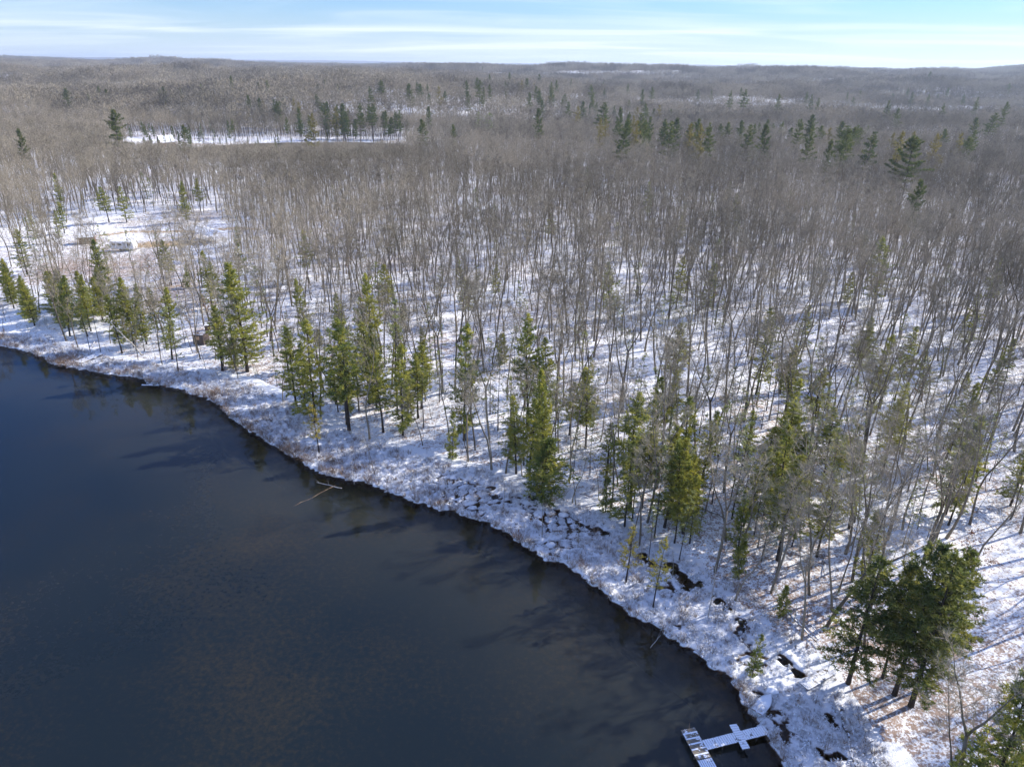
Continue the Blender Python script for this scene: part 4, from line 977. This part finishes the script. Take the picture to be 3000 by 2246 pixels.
log('fallen_log', G(2306, 1798, .35), G(2404, 1900, .25), .13, 'dark fallen trunk lying across the snowy marsh beside the dense pine clump', branches=4, seed=1)
log('fallen_log', G(2375, 1835, .3), G(2402, 1866, .25), .08, 'short log beside the long fallen trunk near the pine clump', seed=2)
log('fallen_log', G(2458, 2072, .22), G(2502, 2250, .22), .15, 'snow-capped log running down toward the bottom border inland of the dock', branches=5, seed=3)
log('driftwood_log', (*P(1002, 1430, .12)[:2], .12), (*P(928, 1412, .05)[:2], .05), .065, 'pale bleached trunk lying out over the water from the marsh edge', mat='pale', branches=3, seed=4)
log('floating_pole', (*P(985, 1420, .06)[:2], .06), (*P(828, 1500, .02)[:2], .0), .03, 'long thin brown pole slanting out into open water', mat='sedge', seed=5)
log('driftwood_branch', (*P(1905, 1897, .05)[:2], .05), (*P(1937, 1858, .1)[:2], .1), .04, 'thin pale branch sticking up from the water below the marsh', mat='pale', branches=2, seed=6)
log('driftwood_log', (*P(416, 1128, .1)[:2], .08), (*P(468, 1129, .1)[:2], .1), .2, 'snow-topped floating log just off the shore near the old dock', seed=7)
log('fallen_log', G(268, 1016, .2), G(282, 998, .35), .09, 'short snowy log propped on the bank above the old dock', seed=8)
log('fallen_log', G(1700, 1450, .2), G(1752, 1434, .2), .09, 'small fallen limb on the snow near the golden-sided pine', seed=9)
log('leaning_tree', G(418, 1040, 0), tuple(np.array(G(418, 1040, 0)) + np.array([-4.5, -1.0, 7.5])), .16, 'dead grey tree leaning out over the shore beside the twin pines', 'tree', 'pale', 12, 10)

lrs = np.random.default_rng(66); fl = []
for i in range(22):
    px, py = lrs.uniform(250, 2800), 760 + 900 * lrs.uniform() ** 1.3; x, y, z = on_ground(px, py)
    if shore_dist(x, y)[0] - float(marsh_w(x)) < 3 or clear_of(x, y) > 0.3: continue
    fl.append((x, y, z, 'down on the snow, bare'))
for (x, y, z, _), lab in zip(fl, rank_labels([(q[0], q[1], 'thin fallen') for q in fl], 'log')):
    a_ = lrs.uniform(0, 6.28); ln = lrs.uniform(3, 7.5); x2, y2 = x + math.cos(a_) * ln, y + math.sin(a_) * ln
    log('fallen_log', (x, y, z + .12), (x2, y2, gz(x2, y2) + lrs.uniform(.1, .5)), lrs.uniform(.07, .13), lab, 'log', 'log', 2, int(lrs.integers(1000, 9000)), 'fallen trunks on the forest floor')

# dead stems standing in the marsh
for i, (f, t, r, lab) in enumerate([((2074, 1811), (2082, 1655), .07, 'tall bleached white dead stem standing by the black pools'), ((1038, 1418), (1026, 1336), .04, 'dead pole at the marsh edge above the bleached trunk'), ((1086, 1368), (1088, 1309), .04, 'dead pole behind the bleached trunk, farther inland'),
        ((1220, 1400), (1217, 1327), .035, 'thin dead pole on the snowy marsh below the green pines'), ((1303, 1472), (1294, 1409), .035, 'leaning dead pole, left of two close together on the marsh'), ((1342, 1481), (1333, 1427), .035, 'leaning dead pole, right of two close together on the marsh'),
        ((1476, 1508), (1464, 1409), .045, 'grey dead pole by the first black pool of the marsh'), ((1588, 1576), (1587, 1454), .05, 'straight dead pole in the marsh below the low bushy pine'), ((1693, 1605), (1713, 1517), .04, 'slanting dead pole among rounded snowy tussocks'), ((1878, 1650), (1884, 1560), .04, 'dead pole between the two yellow-green conifers'),
        ((1970, 1690), (1972, 1610), .05, 'dead pole rising from the widest black pool'), ((2325, 1825), (2345, 1770), .06, 'dark broken stub standing against the fallen trunk')]):
    x, y, z = on_ground(*f); H = height_for(x, y, z, *t); rs = np.random.default_rng(700 + i); e = tag(empty('dead_stem', (x, y, z)), lab, 'dead tree', 'dead stems in the marsh')
    pts, _ = curve((0, 0, -.2), (0, 0, 1), H + .2, 5, rs, .03); m = MB(); m.tube(pts, list(np.linspace(r, r * .35, 6)), 6); build(m, 'trunk', M['pale'] if i in (0, 1, 3) else M['twig'], e)
    for j in range(6):
        p, d = along(pts, rs.uniform(.3, .97)); v = d * .3 + perp(d, rs); q, _ = curve(p, v / np.linalg.norm(v), rs.uniform(.3, .9), 2, rs, .2); m = MB(); m.tube(q, [r * .3, r * .2, r * .08], 4); build(m, 'branch', M['pale'] if i in (0, 1, 3) else M['twig'], e)

# boardwalk section lying ashore
bw = tag(empty('boardwalk', (0, 0, 0)), 'slatted snow-covered dock section lying on the bank below the pine clump', 'boardwalk')
a, b = G(2352, 2016, .3), G(2432, 1966, .3); plank_run(bw, a, b, 1.15, .13, .03, .62, M['plank'])
for o_ in (-.45, .45): beam(bw, a, b, o_, .07, .52)
# snow-capped stump next to the boat
def rock(name, x, y, z, r, label, cat, mat='stone', seed=0, group=None, sq=.6):
    rs = np.random.default_rng(seed); m = MB(); n_, k_ = 6, 9
    for i in range(n_ + 1):
        th = math.pi * i / n_
        for j in range(k_):
            a = 2 * math.pi * j / k_; q = r * (1 + .16 * math.sin(3 * a + seed) + .12 * rs.normal() * (0 < i < n_)); m.v.append((q * math.sin(th) * math.cos(a), q * math.sin(th) * math.sin(a) * .85, r * sq * math.cos(th)))
    for i in range(n_):
        for j in range(k_): o = i * k_; j2 = (j + 1) % k_; m.f.append((o + j, o + k_ + j, o + k_ + j2, o + j2)); m.m.append(0)
    return tag(build(m, name, M[mat], None, (x, y, z), True), label, cat, group)
x, y, z = on_ground(2260, 2027); rock('snow_mound', x, y, .45, .62, 'rounded snow-covered mound at the bow of the rowboat', 'mound', 'snow', 3)

# the old dock on the far left of the shore
od = tag(empty('old_dock', (0, 0, 0)), 'narrow snow-covered L-shaped dock reaching over the water below the dark pines', 'dock')
a, b = P(183, 1069, .45), P(282, 1022, .45); plank_run(od, a, b, 1.0, .3, .02, .45, M['plank'])
c_ = P(163, 1066, .45); plank_run(od, P(186, 1066, .45), c_, .9, .3, .02, .455, M['plank'])
for o_ in (-.4, .4): beam(od, a, b, o_, .08, .34)
for q in (a, b, c_, (a + b) / 2): post(od, q[0], q[1], -1.4, .42, .07)
ds = tag(empty('dock_section', (0, 0, 0)), 'spare snowy dock section lying on the bank beside the narrow L-shaped dock', 'dock section')
a, b = G(230, 1066, .3), G(292, 1040, .3); plank_run(ds, a, b, 1.9, .3, .02, a[2] + .1, M['plank'])
for o_ in (-.95, .95): beam(ds, a, b, o_, .1, a[2])
d2 = tag(empty('dock_section', (0, 0, 0)), 'short snowy board platform on the far side of the narrow L-shaped dock', 'dock section')
a, b = P(195, 1049, .5), P(222, 1038, .5); plank_run(d2, a, b, .9, .3, .02, .5, M['plank'])
for o_ in (-.35, .35): beam(d2, a, b, o_, .08, .38)
spots = ['tan-sided snowy stone nearest the tip of the L-shaped dock', 'snowy stone wedged against the L-shaped dock', 'largest snowy stone between the dock and the spare section', 'snowy stone touching the spare dock section', 'small stone at the waterline below the spare dock section', 'outermost wet stone below the spare dock section']
for i, ((px, py), r) in enumerate(zip([(203, 1070), (213, 1066), (222, 1062), (232, 1058), (215, 1073), (228, 1078)], (.45, .4, .6, .5, .35, .4))):
    p = P(px, py, .2); rock('shore_stone', p[0], p[1], .15, r, spots[i], 'stone', seed=i + 20, group='stones by the old dock')

# ------------------------------------------------------------------ buildings
def wall_with_hole(m, L, H_, t, hole, at, rz, mat=0):
    """wall along local x with one window opening"""
    x0, x1, z0, z1 = hole
    for (a, b, c, d) in ((0, x0, 0, H_), (x1, L, 0, H_), (x0, x1, 0, z0), (x0, x1, z1, H_)):
        ca, sa = math.cos(rz), math.sin(rz); cx_ = (a + b) / 2; m.box((at[0] + ca * cx_, at[1] + sa * cx_, (c + d) / 2), (b - a, t, d - c), rz, mat)
x, y, z = on_ground(592, 1004); H0 = 2.0
hut = tag(empty('ruined_hut', (x, y, z), R(-8)), 'small roofless brown masonry hut with an open window on the snowy bank', 'hut')
m = MB(); wall_with_hole(m, 2.4, 2.2, .2, (.7, 1.55, 1.0, 1.85), (-1.2, -1.1), 0); build(m, 'front_wall', M['brick'], hut)
m = MB(); m.box((1.1, .05, 1.05), (.2, 2.06, 2.1)); build(m, 'side_wall', M['brick'], hut); m = MB(); m.box((-1.1, .05, 1.0), (.2, 2.06, 2.0)); build(m, 'side_wall', M['brick'], hut)
m = MB(); m.box((0, 1.18, .15), (2.0, .2, .3)); build(m, 'back_wall', M['brick'], hut); m = MB(); m.box((0, -1.1, 2.23), (2.46, .26, .07)); build(m, 'coping', M['roof'], hut)
x, y, z = on_ground(609, 966); e = tag(empty('wooden_box', (x, y, z), .3), 'small brown wooden box standing behind the ruined hut', 'box'); m = MB(); m.box((0, 0, .55), (1.1, .9, 1.1)); build(m, 'body', M['brown'], e); m = MB(); m.box((0, 0, 1.14), (1.2, 1.0, .07)); build(m, 'lid', M['roof'], e)

def camper():
    x, y, z = on_ground(366, 733); e = tag(empty('camper_trailer', (x, y, z), R(-2)), 'white camper trailer parked on bare grass in the clearing', 'camper')
    L, W_, H_ = 7.2, 2.4, 2.3; prof = [(-L / 2, .55), (L / 2 - .5, .55), (L / 2, 1.3), (L / 2 - .35, .5 + H_), (-L / 2 + .25, .5 + H_), (-L / 2, .5 + H_ - .4)]
    m = MB(); n_ = len(prof); o = 0
    m.v += [(px, -W_ / 2, pz) for px, pz in prof] + [(px, W_ / 2, pz) for px, pz in prof]
    m.f.append(tuple(range(n_))); m.m.append(0); m.f.append(tuple(reversed(range(n_, 2 * n_)))); m.m.append(0)
    for i in range(n_): j = (i + 1) % n_; m.f.append((i, i + n_, j + n_, j)); m.m.append(0)
    build(m, 'body', M['white'], e)
    for wx_, ww in ((-2.4, .9), (-.6, 1.1), (2.2, 1.0)):
        m = MB(); m.box((wx_, -W_ / 2 - .015, 1.95), (ww, .04, .6)); build(m, 'window', M['dark'], e)
    m = MB(); m.box((.9, -W_ / 2 - .015, 1.6), (.7, .05, 1.9)); d = build(m, 'door', M['metal'], e); m = MB(); m.box((1.15, -W_ / 2 - .05, 1.6), (.05, .04, .15)); build(m, 'handle', M['dark'], d)
    m = MB(); m.box((-L / 2 - .02, 0, 1.9), (.04, 1.2, .6)); build(m, 'window', M['dark'], e)
    m = MB(); m.box((-.1, 0, .5 + H_ + .04), (L - .7, W_ + .05, .08)); build(m, 'roof_snow', M['snow'], e)
    for wx_ in (-.6, .35):
        for sy_ in (-1, 1): m = MB(); m.tube([(wx_, sy_ * 1.02, .36), (wx_, sy_ * 1.22, .36)], [.36, .36], 14); build(m, 'wheel', M['tyre'], e)
    m = MB(); m.tube([(L / 2 - .3, 0, .55), (L / 2 + 1.1, 0, .5)], [.06, .05], 6); build(m, 'hitch', M['metal'], e)
camper()
def gable(name, x, y, z, rz, L, W_, Hw, Hr, label, cat, wmat, rmat, posts=False, over=.4, windows=(), door=None, chimney=False):
    e = tag(empty(name, (x, y, z), rz), label, cat)
    if posts:
        for px in np.linspace(-L / 2 + .3, L / 2 - .3, 4):
            for py in (-W_ / 2 + .15, W_ / 2 - .15): m = MB(); m.box((px, py, Hw / 2), (.14, .14, Hw)); build(m, 'post', M['white'], e)
    else:
        m = MB()
        for sy_ in (-1, 1): m.box((0, sy_ * (W_ / 2 - .1), Hw / 2 - .25), (L, .2, Hw + .5))
        for sx_ in (-1, 1):
            xx = sx_ * (L / 2 - .1); o = len(m.v)
            for dx in (-.095, .095): m.v += [(xx + dx, -W_ / 2 + .2, -.5), (xx + dx, W_ / 2 - .2, -.5), (xx + dx, W_ / 2 - .2, Hw), (xx + dx, 0, Hr - .12), (xx + dx, -W_ / 2 + .2, Hw)]
            m.f += [tuple(o + q for q in (4, 3, 2, 1, 0)), tuple(o + 5 + q for q in range(5))]; m.m += [0, 0]
            for i in range(5): j = (i + 1) % 5; m.f.append((o + i, o + j, o + 5 + j, o + 5 + i)); m.m.append(0)
        build(m, 'wall', M[wmat], e)
    rf = None
    for sy_ in (-1, 1):
        m = MB(); a = math.atan2(Hr - Hw, W_ / 2); l_ = math.hypot(Hr - Hw, W_ / 2) + over; n_ = np.array([0, math.sin(a) * sy_, math.cos(a)]); d = np.array([0, sy_ * math.cos(a), -math.sin(a)]); top = np.array([0, 0, Hr + .02])
        c = [top, top + d * l_]; t = n_ * .16; X = np.array([L / 2 + over, 0, 0]); o = len(m.v); m.v += [c[0] - X, c[0] + X, c[1] + X, c[1] - X, c[0] - X + t, c[0] + X + t, c[1] + X + t, c[1] - X + t]
        fs = ((3, 2, 1, 0), (4, 5, 6, 7), (0, 1, 5, 4), (1, 2, 6, 5), (2, 3, 7, 6), (3, 0, 4, 7)); m.f += [tuple(f if sy_ > 0 else tuple(reversed(f))) for f in fs]; m.m += [0] * 6
        rf = build(m, 'roof', M[rmat], e)
    if chimney: m = MB(); m.box((L * .2, .5, Hr + .5), (.6, .6, 1.6)); build(m, 'chimney', M['brick'], rf)
    for (fx, fy, fz, sx_, sy_, sz_) in windows:
        m = MB(); m.box((fx, fy, fz), (sx_, sy_, sz_)); w = build(m, 'window', M['white'], e); k_ = .05
        m = MB(); m.box((fx, fy, fz), (sx_ - .16 if sx_ > .2 else sx_ + .02, sy_ - .16 if sy_ > .2 else sy_ + .02, sz_ - .16)); build(m, 'pane', M['dark'], w)
    if door: m = MB(); m.box(door[:3], door[3:]); build(m, 'door', M['dark'], e)
    return e
c1, c2 = np.array(on_ground(572, 694)), np.array(on_ground(650, 712)); cc = (c1 + c2) / 2; dv = (c2 - c1)[:2]
gable('open_shelter', cc[0], cc[1], cc[2], math.atan2(dv[1], dv[0]), float(np.linalg.norm(dv)) * .95, 6.0, 2.7, 3.5, 'open-sided shelter with a long white snow-covered gable roof in the clearing', 'shelter', 'white', 'snow', posts=True, over=.3)
x, y, z = on_ground(258, 712)
gable('brown_shed', x, y, z, R(20), 4.2, 3.2, 2.2, 3.2, 'small dark brown board shed at the edge of the camper clearing', 'shed', 'brown', 'roof', door=(-.4, -1.62, 1.0, .9, .06, 1.9), windows=((1.2, -1.61, 1.4, .7, .05, .6),))
x, y, z = on_ground(488, 428)
gable('far_cabin', x, y, max(z, 1.4), R(40), 9, 8, 2.8, 7.0, 'reddish brown gabled cabin with snowy roof by the far lake', 'cabin', 'brown', 'roof', chimney=True,
      windows=((-4.5, 0, 4.2, .06, 1.6, 1.2), (-4.5, -2.2, 1.5, .06, 1.4, 1.2), (-4.5, 2.2, 1.5, .06, 1.4, 1.2), (0, -4.0, 1.5, 1.4, .06, 1.1)), door=(-4.52, 0, 1.05, .06, 1.0, 2.1))
x, y, z = on_ground(1312, 500)
gable('white_house', x, y, z, R(10), 10, 7, 3.0, 5.4, 'white house half hidden by bare trees in the middle distance', 'house', 'white', 'roof',
      windows=((-2.5, -3.5, 1.6, 1.3, .06, 1.1), (2.2, -3.5, 1.6, 1.3, .06, 1.1), (-5.0, 0, 1.6, .06, 1.2, 1.1)), door=(0, -3.52, 1.05, .95, .06, 2.1))

# ------------------------------------------------------------------ the air
hz_ = MB(); hz_.box((0, 6800, 65), (24400, 15000, 170)); hm = bpy.data.materials.new('haze'); hm.use_nodes = True
hn = hm.node_tree.nodes; hn.clear(); ho = hn.new('ShaderNodeOutputMaterial'); pv = hn.new('ShaderNodeVolumePrincipled')
pv.inputs['Color'].default_value = (0.72, 0.84, 1.0, 1); pv.inputs['Density'].default_value = 0.00010; pv.inputs['Anisotropy'].default_value = 0.3
hm.node_tree.links.new(pv.outputs[0], ho.inputs['Volume'])
haze = tag(build(hz_, 'haze', hm), 'thin pale blue winter haze over the far woods', None, None, 'stuff')
haze.display_type = 'WIRE'
print('trees', len(trees), 'undergrowth', len(un), 'solo pines', len([1 for o in col.objects if o.get('category') == 'pine tree']), 'far stands', int(keep.sum()), 'pines', len(pines))
